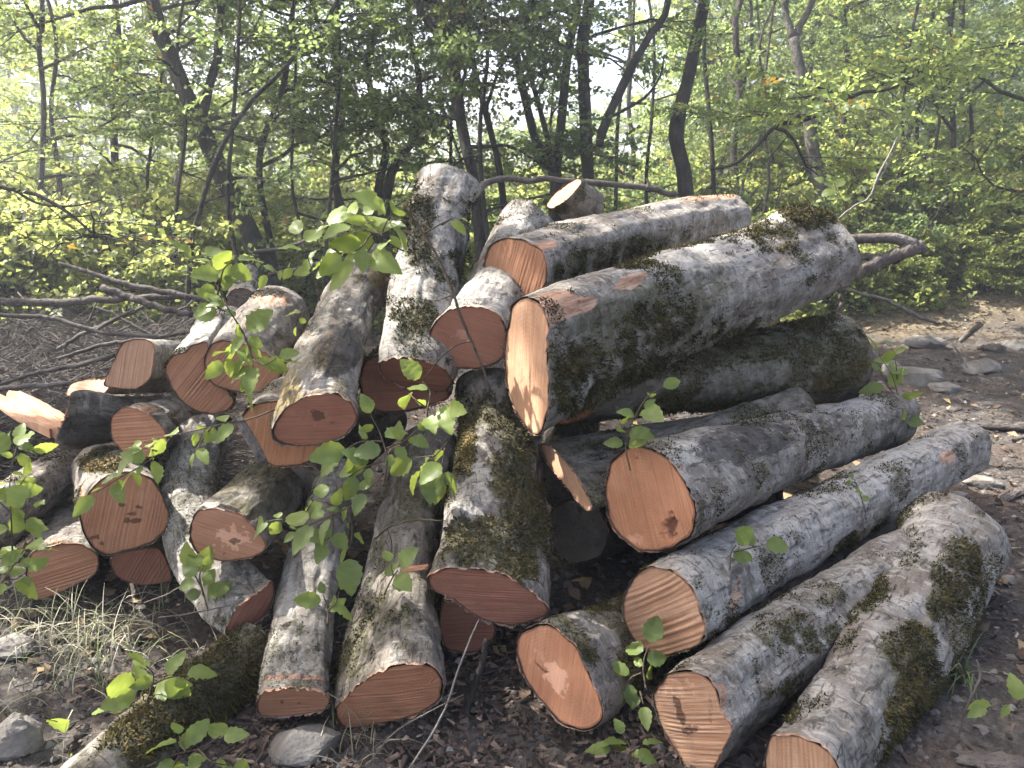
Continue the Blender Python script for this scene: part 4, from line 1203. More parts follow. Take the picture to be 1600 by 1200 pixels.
build_tree('forked_tree', 'young tree forking into a wide V high up, left of the straight middle trunk', 'tree', None,
  [TR([(868,285),(852,250),(836,215),(822,160),(811,110),(803,66)], 7.8, [8,7.5,7,6.5,6.5,6.5]),
   TR([(803,68),(812,45),(826,20),(836,-15)], 7.8, [5.5,5,5,4.5], 'limb', to_ground=False, top=8, n=12),
   TR([(803,68),(790,58),(768,38),(748,5)], 7.8, [4.5,4,4,3.5], 'limb', to_ground=False, top=7.5, n=12),
   TR([(862,278),(858,230),(846,180),(826,110),(815,80)], 7.9, [5,4.5,4,3.5,3], 'limb', to_ground=False, n=12)],
  [dict(stem=1, zlo=2.8, zhi=5.5, nl=6, L=1.5), dict(stem=2, zlo=2.7, zhi=5.4, nl=6, L=1.5), dict(stem=0, zlo=1.7, zhi=2.6, nl=3, L=1.0)], leafmat='leaf_cool_shade', seed=14)
build_tree('slender_tree', 'slim tree tilting right, crossing close left of the straight middle trunk', 'tree', None,
  [TR([(868,285),(872,240),(879,170),(888,80),(905,-5)], 7.6, [8,7.5,7,6.5,6], top=10)],
  [dict(stem=0, zlo=2.6, zhi=6, nl=8, L=1.6)], leafmat='leaf_cool_shade', seed=15)
build_tree('straight_tree', 'straight brown trunk standing upright above the wedge cut chunk', 'tree', None,
  [TR([(919,310),(917,240),(914,170),(911,100),(911,55),(922,-5)], 7.6, [10,9.5,9.5,9.5,10,8.5], top=11)],
  [dict(stem=0, zlo=2.8, zhi=4.4, nl=5, L=1.8), dict(stem=0, zlo=4.4, zhi=9.5, nl=13, L=2.9, leaf=0.08)], leafmat='leaf_cool_shade', seed=16)
bt = build_tree('hanging_branch', 'dead dark branch hanging slantwise right of the straight middle trunk', 'branch', None,
  [TR([(936,228),(941,205),(958,165),(975,130),(990,100),(1015,55),(1046,-5)], 7.0, [5.5,7.5,7,7,6.5,6,5.5], 'branch', to_ground=False, top=6, n=26),
   TR([(948,186),(975,172),(1010,150),(1032,118),(1038,85)], 7.0, [3,2.6,2.2,1.8,1.2], 'twig', to_ground=False, n=16)], [], seed=17)
build_tree('stout_tree', 'stout dark tree curving up to the right, above the far end of the second log', 'tree', None,
  [TR([(1072,300),(1064,250),(1056,210),(1064,165),(1076,120),(1088,60),(1102,-10)], 7.5, [12,11.5,12.5,10.5,10,9.5,9], top=11),
   TR([(1110,265),(1150,255),(1185,225),(1215,195),(1250,190),(1300,170),(1345,145),(1385,140),(1430,110)], 6.6, [2,2.6,3.2,3.4,3.2,3,2.8,2.5,2], 'limb', to_ground=False, n=30)],
  [dict(stem=0, zlo=2.4, zhi=6.5, nl=12, L=2.2), dict(stem=1, zlo=2.0, zhi=2.6, nl=9, L=1.0, subs=5)], seed=18)
build_tree('grey_tree', 'pale grey tree with forked top among bright leaves, right of the stout curving tree', 'tree', None,
  [TR([(1282,290),(1270,235),(1265,190),(1258,140),(1246,90),(1240,60)], 9.5, [11,10,9.5,9,8.5,8]),
   TR([(1241,62),(1250,40),(1262,20),(1275,-15)], 9.5, [6,5.5,5,5], 'limb', to_ground=False, top=9, n=12),
   TR([(1240,62),(1232,35),(1228,-10)], 9.5, [6,5.5,5], 'limb', to_ground=False, top=9.5, n=12)],
  [dict(stem=1, zlo=3.4, zhi=6.5, nl=7, L=1.8), dict(stem=2, zlo=3.4, zhi=6.5, nl=7, L=1.8), dict(stem=0, zlo=2.0, zhi=3.4, nl=12, L=1.6)], woodmat='trunk_grey', seed=19)
build_tree('crooked_tree', 'crooked twin stemmed tree bending right, between the leaning tree and the upright log', 'tree', None,
  [TR([(600,345),(607,290),(618,255),(640,228),(652,190),(655,120),(640,40)], 9.0, [9,8,7,6,6,5,4], top=8.5),
   TR([(588,330),(596,270),(604,230),(590,180),(576,120),(585,60)], 9.2, [7,6.5,6,6,5,4.5], 'second_trunk', top=8.5)],
  [dict(stem=0, zlo=1.7, zhi=5.4, nl=13, L=1.7), dict(stem=1, zlo=1.7, zhi=5.4, nl=13, L=1.7)], leafmat='leaf_cool_shade', seed=20)
build_tree('slender_tree', 'thin dark stem with a kink, rising right of the stout leaning tree', 'tree', None,
  [TR([(425,390),(410,320),(405,260),(412,215),(430,170),(446,120),(455,40)], 8.4, [6,5.5,5,5,4.5,4.5,4], top=8)],
  [dict(stem=0, zlo=1.6, zhi=5.2, nl=14, L=1.6)], leafmat='leaf_cool_shade', seed=21)
build_tree('arched_stem', 'long thin bare stem arching up to the right across the leaning tree', 'tree', None,
  [TR([(298,395),(312,330),(332,265),(360,205),(400,150),(440,112),(480,60),(530,-5)], 6.8, [4,4,4,3.8,3.6,3.4,3.2,3], top=5.5)],
  [dict(stem=0, zlo=2.8, zhi=5.2, nl=8, L=1.0, subs=4)], leafmat='leaf_cool_shade', seed=22)
build_tree('thin_tree', 'thin upright stem among sunny leaves at the far left edge', 'tree', None,
  [TR([(58,440),(63,370),(62,310),(66,250),(68,150),(60,60),(66,-10)], 8.6, [5,4.5,4.2,4,3.8,3.5,3.2], top=8)],
  [dict(stem=0, zlo=0.9, zhi=5, nl=18, L=1.5, holes=True)], seed=23)
build_tree('low_branch', 'dark drooping branch reaching in from the left edge over the brush heap', 'branch', None,
  [TR([(-120,270),(-10,290),(40,300),(66,308),(110,335),(150,370)], 5.6, [5,4,3.6,3,2.4,1.6], 'branch', to_ground=False, n=24),
   TR([(20,296),(60,318),(110,322),(160,312)], 5.6, [2.4,2,1.6,1], 'twig', to_ground=False, n=14)],
  [dict(stem=0, zlo=1.2, zhi=1.9, nl=5, L=0.6, subs=4, twigs=3, K=5)], seed=24)
for (pts, r, d, lab, sd) in [
   ([(180,420),(184,350),(182,290),(178,200),(186,90),(180,-10)], [7,6.5,6,5.5,5,5], 10.5, 'brownish upright trunk deep in the sunny leaves on the left', 31),
   ([(1483,420),(1486,350),(1484,310),(1490,200),(1480,90),(1490,-10)], [5,4.5,4.5,4,4,4], 10.0, 'thin upright tree over the sunny bank on the right', 32),
   ([(1312,330),(1308,270),(1316,200),(1326,120),(1320,40),(1330,-10)], [5,4.5,4,4,4,4], 10.6, 'thin tree just right of the pale grey forked tree', 33),
   ([(1150,300),(1146,230),(1156,150),(1150,60),(1160,-10)], [6,5.5,5,5,5], 10.2, 'slim tree between the stout curving tree and the grey one', 34),
   ([(985,310),(990,240),(982,160),(990,70),(985,-10)], [4,3.8,3.5,3.5,3.5], 12.0, 'distant thin trunk behind the hanging dead branch', 35),
   ([(530,340),(524,260),(536,170),(522,80),(530,-10)], [6,5.5,5,5,5], 9.6, 'shady slim tree left of the crooked twin stemmed one', 36),
   ([(1660,430),(1654,330),(1662,230),(1645,120),(1650,-10)], [8,7,7,6,6], 7.6, 'tree with fresh green leaves reaching in at the right edge', 37)]:
    build_tree('slender_tree', lab, 'tree', None, [TR(pts, d, r, top=8.5)],
      [dict(stem=0, zlo=1.1, zhi=5.5, nl=16 if sd != 35 else 9, L=1.7, holes=(sd == 31))], leafmat='leaf' if sd % 2 else 'leaf_cool_shade', seed=sd)

# thin bare stems between the trees
rngB = np.random.default_rng(303)
BARE = []
for px, d in [(105, 9.4), (228, 9.0), (265, 7.4), (368, 7.0), (470, 8.6), (505, 7.6), (560, 10.5), (690, 9.4), (748, 10.4), (775, 7.2), (856, 9.8), (948, 9.2), (1010, 8.4), (1110, 8.0), (1128, 9.4), (1190, 9.2), (1225, 11), (1345, 9.6), (1405, 10.6), (1440, 9.4), (1530, 10.2)]:
    n = 6; lean = rngB.normal(0, 45); y0 = 310 + 1200 * 1.45 / d
    pts = [(px + lean * (k / (n - 1)) + rngB.normal(0, 7), y0 - (y0 + 40) * k / (n - 1)) for k in range(n)]
    r = np.linspace(1, 0.6, n) * (2.2 + 2.6 * rngB.random())
    o = build_tree('thin_sapling', 'thin nearly bare sapling', 'sapling', None, [TR(pts, d, list(r), top=4.6 + 1.5 * rngB.random())],
        [dict(stem=0, zlo=1.2, zhi=4.4, nl=6, L=0.9, subs=4, twigs=4)], leafmat='leaf_cool_shade', seed=700 + int(px))
    BARE.append((o, 'thin nearly bare sapling', px, d))

# wood behind: young trees, a few built and the rest copied
rngT = np.random.default_rng(5)
PROTO = []
def young(seed, h, nl, L, zlo, leafmat, woodmat, K=10, subs=9):
    rng = np.random.default_rng(seed)
    n = 8
    pts = np.c_[np.cumsum(rng.normal(0, 0.16, n)), np.cumsum(rng.normal(0, 0.16, n)), np.linspace(-0.2, h, n)]
    S = spline(pts, 20); rr = np.linspace(0.075, 0.012, 20) * (0.7 + 0.5 * rng.random())
    return build_tree('young_tree', 'young leafy tree of the sunlit wood behind the clearing', 'tree', 'young trees of the wood behind',
        [(S, rr, 'trunk')], [dict(stem=0, zlo=zlo, zhi=h - 0.2, nl=nl, L=L, K=K, subs=subs, leaf=0.062)], leafmat, woodmat, seed, base=(0, 0, 0))
PROTO = [young(41, 6.8, 20, 1.9, 0.9, 'leaf', 'trunk'), young(42, 6.0, 18, 1.7, 0.6, 'leaf', 'trunk_pale'),
         young(43, 7.6, 20, 2.0, 1.4, 'leaf', 'trunk'), young(44, 5.0, 18, 1.6, 0.5, 'leaf_cool_shade', 'trunk')]
def shrub(seed, h, ns, leafmat):
    rng = np.random.default_rng(seed)
    stems, crown = [], []
    for k in range(ns):
        az = k * 2.4 + rng.normal(0, .4); sp = 0.25 + 0.35 * rng.random()
        pts = np.array([[0.08 * math.cos(az), 0.08 * math.sin(az), -0.1], [0.25 * sp * math.cos(az), 0.25 * sp * math.sin(az), h * 0.4], [h * sp * math.cos(az), h * sp * math.sin(az), h * (0.75 + 0.3 * rng.random())]])
        S = spline(pts, 10); stems.append((S, np.linspace(0.016, 0.005, 10), 'stem'))
        crown.append(dict(stem=k, zlo=0.1, zhi=h * 0.85, nl=7, L=0.55, subs=4, twigs=4, K=7, leaf=0.07, sub_len=(0.15, 0.4), twig_len=(0.12, 0.28)))
    return build_tree('shrub', 'leafy shrub at the foot of the wood', 'shrub', 'shrubs at the edge of the wood', stems, crown, leafmat, 'trunk', seed, base=(0, 0, 0))
SHRUB = [shrub(51, 1.3, 6, 'leaf_sunlit'), shrub(52, 0.9, 5, 'leaf_sunlit'), shrub(53, 1.5, 5, 'leaf_sunlit')]
LAND = [(60, 'the thin upright stem at the far left'), (182, 'the brownish upright trunk on the left'), (330, 'the stout leaning tree'), (425, 'the kinked dark stem'), (530, 'the shady slim tree'), (615, 'the crooked twin stemmed tree'),
        (722, 'the dark forked tree'), (765, 'the slender tree leaning left'), (835, 'the wide V forked tree'), (880, 'the slim tree tilting right'), (917, 'the straight brown trunk'), (985, 'the distant thin trunk'),
        (1070, 'the stout curving tree'), (1150, 'the slim tree'), (1262, 'the pale grey forked tree'), (1314, 'the thin tree right of the pale grey one'), (1485, 'the thin tree over the sunny bank'), (1600, 'the fresh green tree at the right edge')]
USED = {}
def where(px):
    if px < 30: return 'beyond the left edge'
    if px > 1610: return 'beyond the right edge'
    n = min(LAND, key=lambda l: abs(l[0] - px)); dx = px - n[0]
    return ('behind ' if abs(dx) < 14 else 'left of ' if dx < 0 else 'right of ') + n[1]
def label_trees(rows, far_words):
    """rows: (object, kind words, px, distance): name each by kind and place, nearer ones first"""
    groups = {}
    for r in rows: groups.setdefault((r[1], where(r[2])), []).append(r)
    for (kind, w), rs in groups.items():
        rs.sort(key=lambda r: r[3])
        for k, r in enumerate(rs):
            r[0]['label'] = (far_words[min(k, len(far_words) - 1)] + ' ' if len(rs) > 1 else '') + kind + ' ' + w
def place(proto, k, x, y, sc):
    loc = (x, y, float(H(x, y))); rz = rngT.random() * 6.28
    if k == 0:
        proto.location = loc; proto.rotation_euler = (0, 0, rz); proto.scale = (sc, sc, sc)
        return proto
    return copy_thing(proto, loc, rz, sc, '')
KIND = ['tall young dark stemmed tree', 'young pale stemmed tree', 'high crowned young tree', 'small bushy young tree']
cnt = [0] * 4; spots = []; rows = []
BANK0, BANK1 = np.array([3.6, 9.4]), np.array([-1.4, 11.3])  # trees kept off this line to let sun onto the bank
def off_sun_path(x, y):
    p = np.array([x, y]); t = np.clip((p - BANK0) @ (BANK1 - BANK0) / ((BANK1 - BANK0) @ (BANK1 - BANK0)), 0, 1)
    return np.linalg.norm(p - BANK0 - t * (BANK1 - BANK0)) > 2.1
for k in range(150):
    d = 11.5 + 30 * rngT.random() ** 0.95
    u = (rngT.random() * 2 - 1) * 1.05
    px = 800 + 800 * u
    if 560 < px < 1060 and d < 24 and rngT.random() < 0.7: continue
    x = (px - 800) / FX * d
    if not off_sun_path(x, d) or any((x - a) ** 2 + (d - b) ** 2 < 1.6 for a, b in spots): continue
    if px > 1250 and d < 14: continue
    spots.append((x, d))
    i = int(rngT.integers(0, 4)); sc = (0.8 + 0.45 * rngT.random()) * (1 + 0.5 * max(0, d - 20) / 20)
    if 230 < px < 1070 and d > 15: sc = min(sc, (1.45 + d * (0.10 if px > 400 else 0.14)) / [6.8, 6.0, 7.6, 5.0][i])
    rows.append((place(PROTO[i], cnt[i], x, d, sc), KIND[i], px, d)); cnt[i] += 1
for k in range(70):                              # the wood goes on beyond both edges of the view
    d = 10 + 26 * rngT.random(); u = (1.06 + 0.75 * rngT.random()) * (-1 if k % 2 else 1); px = 800 + 800 * u
    x = (px - 800) / FX * d
    if (u < 0 and d < 14) or not off_sun_path(x, d) or any((x - a) ** 2 + (d - b) ** 2 < 2.2 for a, b in spots): continue
    spots.append((x, d)); i = int(rngT.integers(0, 4))
    rows.append((place(PROTO[i], cnt[i], x, d, 0.85 + 0.45 * rngT.random()), KIND[i], px, d)); cnt[i] += 1
label_trees(rows, ['nearest', 'second', 'third', 'fourth', 'fifth', 'sixth', 'seventh', 'eighth', 'ninth', 'tenth', 'eleventh', 'twelfth', 'farthest'])
label_trees(BARE, ['nearest', 'second', 'third', 'farthest'])
cs = [0] * 3; rows = []
SK = ['leafy shrub', 'low leafy shrub', 'tall loose shrub']
for (px, d, sc) in [(20,7.6,1.0),(110,8.2,1.2),(200,7.2,.9),(235,9,1.1),(300,9.2,1.0),(60,9.8,1.3),(150,10.5,1.3),(420,9.5,1.0),(480,8.8,1.0),(520,10,1.1),(570,9.6,1.0),(650,11,1.0),(760,10.5,.9),
                    (820,11.5,.9),(960,11,1.0),(1030,10,.9),(1120,10.5,1.1),(1190,9.8,1.0),(1250,9.2,1.0),(1310,9.6,.9),(1350,10.4,1.0),(1400,10.6,1.0),(1540,10.2,.9),
                    (1580,10.6,1.1),(1345,8.9,.5),(1385,9.0,.55),(1430,8.8,.4),(1410,9.5,.6),(1465,9.2,.6),(1500,9.3,.5),(1535,8.9,.5),(1575,9.1,.6),(1600,8.8,.5),(1610,9.6,.8),(1300,9.0,.7),(1550,9.5,.8),(1620,9.6,1.0),(1660,10.5,1.2),(1560,12.5,1.5),(700,12.5,1.2),(880,12.5,1.2),(-40,8.5,1.3),(330,11,1.2),(400,12,1.3),
                    (250,13,1.4),(500,13.5,1.3),(600,14,1.3),(780,15,1.4),(930,15,1.4),(1050,14,1.4),(1180,13,1.3),(1260,13.5,1.4),(100,13,1.4),(20,14,1.5),(860,18,1.7),(720,18,1.7),(1000,19,1.8),(640,18,1.7)]:
    i = int(rngT.integers(0, 3)) if px < 1280 or d > 11.5 else int(rngT.integers(0, 2)); x = (px - 800) / FX * d
    rows.append((place(SHRUB[i], cs[i], x, d, sc * (0.85 + 0.3 * rngT.random())), SK[i], px, d)); cs[i] += 1
label_trees(rows, ['nearest', 'second', 'third', 'fourth', 'farthest'])

# low growth covering the floor of the wood and the bank (uncountable)
rngU = np.random.default_rng(91)
n = 7000
d = 8.5 + 14 * rngU.random(n) ** 1.4; x = (rngU.random(n) * 2 - 1) * d * 0.8
patch = fbm(np.c_[x, d, 0 * x] * 0.9, 2, 44)
k = (patch > np.where(x > 1.5, 0.36, 0.47)) & ((x > 0.8) | (d > 7.5)); x, d = x[k], d[k]
base = np.c_[x, d, H(x, d) + 0.02]
az = rngU.random(len(x)) * 6.28
dr = unit(np.stack([np.cos(az), np.sin(az), 0.6 + 0.9 * rngU.random(len(x))], -1))
ln = 0.12 + 0.30 * rngU.random(len(x))
mb = MB()
V, T, tint = crown_leaves(rngU, base, dr, ln, 8, 0.07, 0.9, 0.12, 0.5)
SV_, SQ_ = multi_tube(base, base + dr * ln[:, None], 0.0025, 0.001); mb.add(SV_, SQ_, None, 0.5, 0)
mb.add(V, None, T, tint, 1)
tag(obj('undergrowth', mb.build('undergrowth', [M['trunk'], M['leaf_sunlit']])), 'low leafy growth covering the floor of the wood', kind='stuff')

# tall trees to the left, whose leaf roof shades the pile
def shade_tree(x, y, h, zlo, L, seed, label, nl=28, lean=(0, 0), K=9, subs=10):
    rng = np.random.default_rng(seed)
    n = 7
    z = np.linspace(-0.2, h, n)
    pts = np.c_[x + lean[0] * z / h + np.cumsum(rng.normal(0, 0.10, n)), y + lean[1] * z / h + np.cumsum(rng.normal(0, 0.10, n)), z + float(H(x, y))]
    S = spline(pts, 22)
    return build_tree('tall_tree', label, 'tree', 'tall trees shading the pile from the left', [(S, np.linspace(0.15, 0.03, 22), 'trunk')],
        [dict(stem=0, zlo=zlo, zhi=h - 0.3, nl=nl, L=L, K=K, subs=subs, leaf=0.085, holes=True)], 'leaf', 'trunk', seed)
for k, (x, y, h, zlo, L) in enumerate([(-5.4, 4.6, 9.0, 3.6, 2.9), (-7.6, 6.8, 11.0, 4.0, 3.2), (-4.4, 2.2, 8.0, 3.4, 2.6), (-7.2, 4.2, 10.0, 3.0, 3.0), (-3.8, 3.8, 8.5, 4.2, 2.6)]):
    shade_tree(x, y, h, zlo, L, 60 + k, nl=44 if k == 4 else 28, label=['tall shady tree level with the middle of the pile, beyond the left edge', 'tallest shady tree behind the brush heap, beyond the left edge', 'shady tree closest to the viewer, beyond the left edge', 'wide shady tree farthest out to the left', 'slim shady tree whose crown leans over the brush heap'][k])
# ------------------------------------------------------------------ stones
def stone_mat():
    t = NT('stone')
    co = t.coord('Object')
    n = t.noise(co, 9, 6, 0.6)
    c = t.ramp(n, [(0.3, (0.085, 0.078, 0.069)), (0.55, (0.17, 0.157, 0.14)), (0.8, (0.28, 0.262, 0.235))])
    c = t.mix(t.math('MULTIPLY', t.step(t.noise(co, 26, 5), 0.55, 0.68), 0.5), c, c4((0.09, 0.08, 0.07)))
    return t.done(c, 0.9, t.bump(t.math('ADD', n, t.noise(co, 60, 4)), 0.7, 0.01), 0.15)
M['stone'] = stone_mat()
def rock(label, px, py, w, h, seed, depth=0.8, rz=0.0, name='stone', d=None, sink=0.33):
    """px,py: where its foot meets the soil; w,h: size in pixels there"""
    p, dd = gpt(px, py) if d is None else (P(px, py, d), d)
    rx = w / FX * dd / 2; rzz = h / FX * dd / 2 * 0.95
    nu, nv = 28, 16
    th = np.linspace(0, 2 * np.pi, nu, endpoint=False); ph = np.linspace(0.02, np.pi - 0.02, nv)
    D = np.stack([np.sin(ph)[:, None] * np.cos(th), np.sin(ph)[:, None] * np.sin(th), np.cos(ph)[:, None] + 0 * th], -1)
    n1 = fbm(D * 1.3 + seed * 3.1, 3, seed); n2 = fbm(D * 5 + seed, 3, seed + 1)
    r = 0.72 + 0.55 * n1 + 0.2 * (n2 - 0.5)
    # knock some faces flat
    rng = np.random.default_rng(seed)
    Vd = D * r[..., None]
    for _ in range(11):
        k = unit(rng.normal(0, 1, 3)); c = 0.58 + 0.22 * rng.random()
        e = np.maximum(Vd @ k - c, 0); Vd = Vd - e[..., None] * k * 0.85
    V = Vd * np.array([rx, rx * depth, rzz])
    i = (np.arange(nv - 1) * nu)[:, None]; j = np.arange(nu); k = (j + 1) % nu
    Q = np.stack([i + j, i + nu + j, i + nu + k, i + k], -1).reshape(-1, 4)
    V = V.reshape(-1, 3); V = np.vstack([V, V[:nu].mean(0), V[-nu:].mean(0)])
    T = np.array([[len(V) - 2, a, (a + 1) % nu] for a in range(nu)] + [[len(V) - 1, (nv - 1) * nu + (a + 1) % nu, (nv - 1) * nu + a] for a in range(nu)])
    o = obj(name, mesh_from(name, V, [Q, T], [M['stone']], smooth_shade=False))
    o.location = p + np.array([0, rx * depth * 0.6, rzz * (1 - 2 * sink)]); o.rotation_euler = (0, 0, rz)
    return tag(o, label, 'stone')
rock('broad pale flat topped stone on the soil, right of the mossy dark log', 1438, 603, 92, 46, 1)
rock('pale rounded stone furthest right on the soil under the sunny bank', 1546, 584, 66, 34, 2)
rock('small pale sliver of stone just right of the broad flat topped one', 1482, 613, 54, 24, 3)
rock('brownish stone half hidden behind a seedling at the end of the mossy log', 1398, 590, 44, 44, 4)
rock('dark grey stone lying on the soil behind the broad pale one', 1450, 545, 70, 30, 5)
rock('grey brown stone supporting the grooved slim log', 468, 1195, 118, 74, 6, 0.8, d=None)
rock('smooth grey stone cut by the left edge at the bottom', 4, 1190, 92, 100, 7)
rock('pale grey stone bedded in the grass at the left edge', 14, 1030, 84, 44, 8)
rock('small bright pebble on the dark soil right of the forked log', 1580, 912, 24, 18, 9)
rock('flat lilac grey stone beside the far end of the long pale log', 1545, 765, 60, 26, 10)
rock('half buried grey stone far back on the clearing, right edge', 1590, 545, 60, 22, 11)
rock('small grey stone among crumbs below the long driftwood piece', 1500, 780, 34, 16, 12)
rock('low dark stone on the soil behind the sliver of stone', 1350, 560, 50, 24, 13)

# ------------------------------------------------------------------ split wood and bark chunks
def chunk(label, a, b, w, th, seed, mat='tan', name='wood_piece', split=False, cat='wood piece'):
    """a splintered slab between two places; w wide, th thick"""
    a, b = np.array(a), np.array(b)
    ax = unit(b - a); L = np.linalg.norm(b - a)
    up = np.array([0, 0, 1.0]); s = unit(np.cross(up, ax)); n = np.cross(ax, s)
    rng = np.random.default_rng(seed)
    nl, nw = 14, 12
    u = np.linspace(0, 1, nl); v = np.linspace(-1, 1, nw)
    ridge = rng.normal(0, 0.22, nw)
    le = rng.normal(0, 0.10 if split else 0.03, nw); re = rng.normal(0, 0.10 if split else 0.04, nw)
    top, bot = [], []
    for i in range(nl):
        for j in range(nw):
            x = (u[i] * (1 + re[j] - le[j]) + le[j]) * L
            prof = math.sqrt(max(0.02, 1 - abs(v[j]) ** 2.5))
            h = th * (0.55 * prof + 0.35 * ridge[j] * (1 if split else 0.4) + 0.06 * rng.normal())
            p = a + ax * x + s * (v[j] * w / 2 * (1 - 0.25 * abs(2 * u[i] - 1) ** 3))
            top.append(p + n * h); bot.append(p - n * th * 0.45 * prof)
    V = np.array(top + bot); m = nl * nw
    Q = []
    for i in range(nl - 1):
        for j in range(nw - 1):
            k = i * nw + j
            Q.append((k, k + nw, k + nw + 1, k + 1)); Q.append((m + k, m + k + 1, m + k + nw + 1, m + k + nw))
    for i in range(nl - 1):
        k = i * nw; Q.append((k, m + k, m + k + nw, k + nw)); k = i * nw + nw - 1; Q.append((k, k + nw, m + k + nw, m + k))
    for j in range(nw - 1):
        k = j; Q.append((k, k + 1, m + k + 1, m + k)); k = (nl - 1) * nw + j; Q.append((k, m + k, m + k + 1, k + 1))
    c = (a + b) / 2
    uv = np.c_[(V - a) @ ax, (V - a) @ s]
    z = np.zeros(len(V))
    me = mesh_from(name, V - c, [np.array(Q)], [M[mat]], None, {'rim': z, 'groove': z, 'pale': z + .3, 'spot': z, 'tint': z + .5}, uv, smooth_shade=False)
    o = obj(name, me); o.location = c
    return tag(o, label, cat)
def gp(px, py, up=0.0):
    p, d = gpt(px, py); return p + np.array([0, 0, up])
chunk('bright splintered chunk of split wood in the sun, left of the dark block', P(18, 622, 3.5), P(96, 676, 3.15), 0.17, 0.05, 1, 'tan', split=True)
chunk('long weathered flat piece of wood beyond the end of the long pale log', gp(1512, 668, .02), gp(1630, 672, .02), 0.10, 0.05, 2, 'stick', 'driftwood')
chunk('greyish broken wood piece on the soil at the right edge', gp(1560, 788, .015), gp(1600, 770, .02), 0.05, 0.03, 3, 'stick')
chunk('thin dark splinter lying before the weathered flat piece', gp(1582, 690, .01), gp(1616, 680, .01), 0.03, 0.015, 4, 'stick')
chunk('small dull chip of wood near the end of the stout smooth log', gp(1480, 645, .01), gp(1500, 640, .015), 0.05, 0.02, 5, 'stick')
chunk('dark slab of bark at the bottom right corner', gp(1490, 1188, .01), gp(1600, 1200, .015), 0.06, 0.02, 6, 'stick')
chunk('pale brown lump of broken wood on the soil before the sunny bank', gp(1530, 545, .04), gp(1562, 552, .03), 0.13, 0.08, 7, 'stick', split=True)
chunk('short upright looking stub of wood beside the pale brown lump', gp(1500, 538, .03), gp(1530, 522, .09), 0.06, 0.05, 8, 'stick')
chunk('strip of torn bark hanging at the left of the half hidden log', P(374, 655, 2.42), P(412, 722, 2.38), 0.035, 0.012, 9, 'stick')
chunk('small orange flake of wood stuck beside the centre log cut', P(630, 891, 2.2), P(668, 886, 2.18), 0.03, 0.012, 10, 'orange')
chunk('flat bark flake lifted from the second log, pale inside', P(838, 382, 2.9), P(862, 379, 2.95), 0.03, 0.01, 11, 'tan')
# rotten stump
sp, sd_ = gpt(82, 470)
st = bpy.data.objects.new('tree_stump', None); COL.objects.link(st); st.location = sp
tag(st, 'small dark tree stump standing behind the brush heap on the left', 'stump')
V, Q, T = tube(np.array([[0, 0, -.1], [0, 0, .08], [0.01, 0, .20]]), [.13, .10, .095], 18, .25, 3); mb = MB(); mb.add(V, Q, T); obj('stump_body', mb.build('stump body', [M['trunk']]), st)
V, Q, T = tube(np.array([[0.01, 0, .20], [0.01, 0, .206]]), [.085, .083], 18, .1, 4); mb = MB(); mb.add(V, Q, T, .8); obj('stump_top', mb.build('stump top', [M['stick']]), st)

# ------------------------------------------------------------------ sticks and fallen branches
def stick(label, px, d, r_px, name='fallen_branch', cat='branch', mat='stick', sides=8, forks=(), n=22, dd=0.0):
    pts = np.array([P(x, y, d + dd * k / (len(px) - 1)) for k, (x, y) in enumerate(px)])
    S = spline(np.c_[pts, np.array(r_px, float) * (0.8 if name == 'fallen_branch' else 1.0) * d / FX], n)
    wv = np.random.default_rng(int(px[0][0]) + 900); S[1:-1, :3] += wv.normal(0, 0.35, (n - 2, 3)) * S[1:-1, 3:4] * 0.6
    c = S[0, :3].copy()
    mb = MB()
    V, Q, T = tube(S[:, :3] - c, np.maximum(S[:, 3], 0.0012), sides, 0.14, int(px[0][0]) + 3); mb.add(V, Q, T)
    o = obj(name, mb.build(name, [M[mat]])); o.location = c
    for (fp, fr) in forks:
        pts = np.array([P(x, y, d) for x, y in fp]); S = spline(np.c_[pts, np.array(fr, float) * d / FX], 14)
        mb = MB(); V, Q, T = tube(S[:, :3] - c, np.maximum(S[:, 3], 0.001), sides, 0.14, int(fp[0][0])); mb.add(V, Q, T)
        obj('side_branch', mb.build('side branch', [M[mat]]), o)
    return tag(o, label, cat)
stick('dark fallen branch slanting down over the brush heap, upper one', [(92,411),(150,430),(215,448),(290,462),(330,470)], 5.0, [3.5,5,6,6,5])
stick('thick cut grey branch pointing left above the brush heap', [(160,450),(200,462),(235,476),(300,492)], 4.7, [8,7.5,7,6])
stick('dark fallen trunk lying level across the back of the brush heap', [(-60,468),(40,472),(110,472),(190,466),(280,462)], 5.2, [8,8,7.5,7,6])
stick('long light grey branch curving across the front of the brush heap', [(-40,490),(30,494),(80,497),(130,512),(180,522),(250,528)], 4.2, [4.5,4.5,4.5,5,4.5,3.5],
      forks=[([(150,516),(180,498),(210,484)],[3,2.4,1.6])])
stick('grey branch lying level at the left edge beside the splintered chunk', [(-40,612),(20,606),(60,602),(118,600)], 3.75, [5.5,5.5,5,4.5])
stick('thin pale branch sloping down towards the small bright log', [(150,480),(175,490),(215,512),(250,532)], 4.4, [2.5,3,3.2,3])
stick('straight dark branch sloping up from the brush heap to the right', [(90,545),(130,522),(180,500),(225,480)], 4.5, [3.5,4,4,3.5])
stick('brown branch low in the brush heap, sloping up to the right', [(0,600),(50,585),(110,572),(178,556)], 4.0, [3,4,4.5,4])
stick('dark branch half buried in the brush heap behind the bright log', [(90,560),(160,540),(230,530),(290,520)], 4.3, [3,4,4,3.5])
stick('long bare branch lying level on the top of the pile behind', [(735,312),(748,296),(762,285),(785,281),(850,281),(930,287),(1010,294),(1056,304)], 4.6, [8,7.5,7,6,6,6,6.5,6.5], dd=0.3,
      forks=[([(1012,294),(1013,286),(1010,279)],[3,2.4,1.5])])
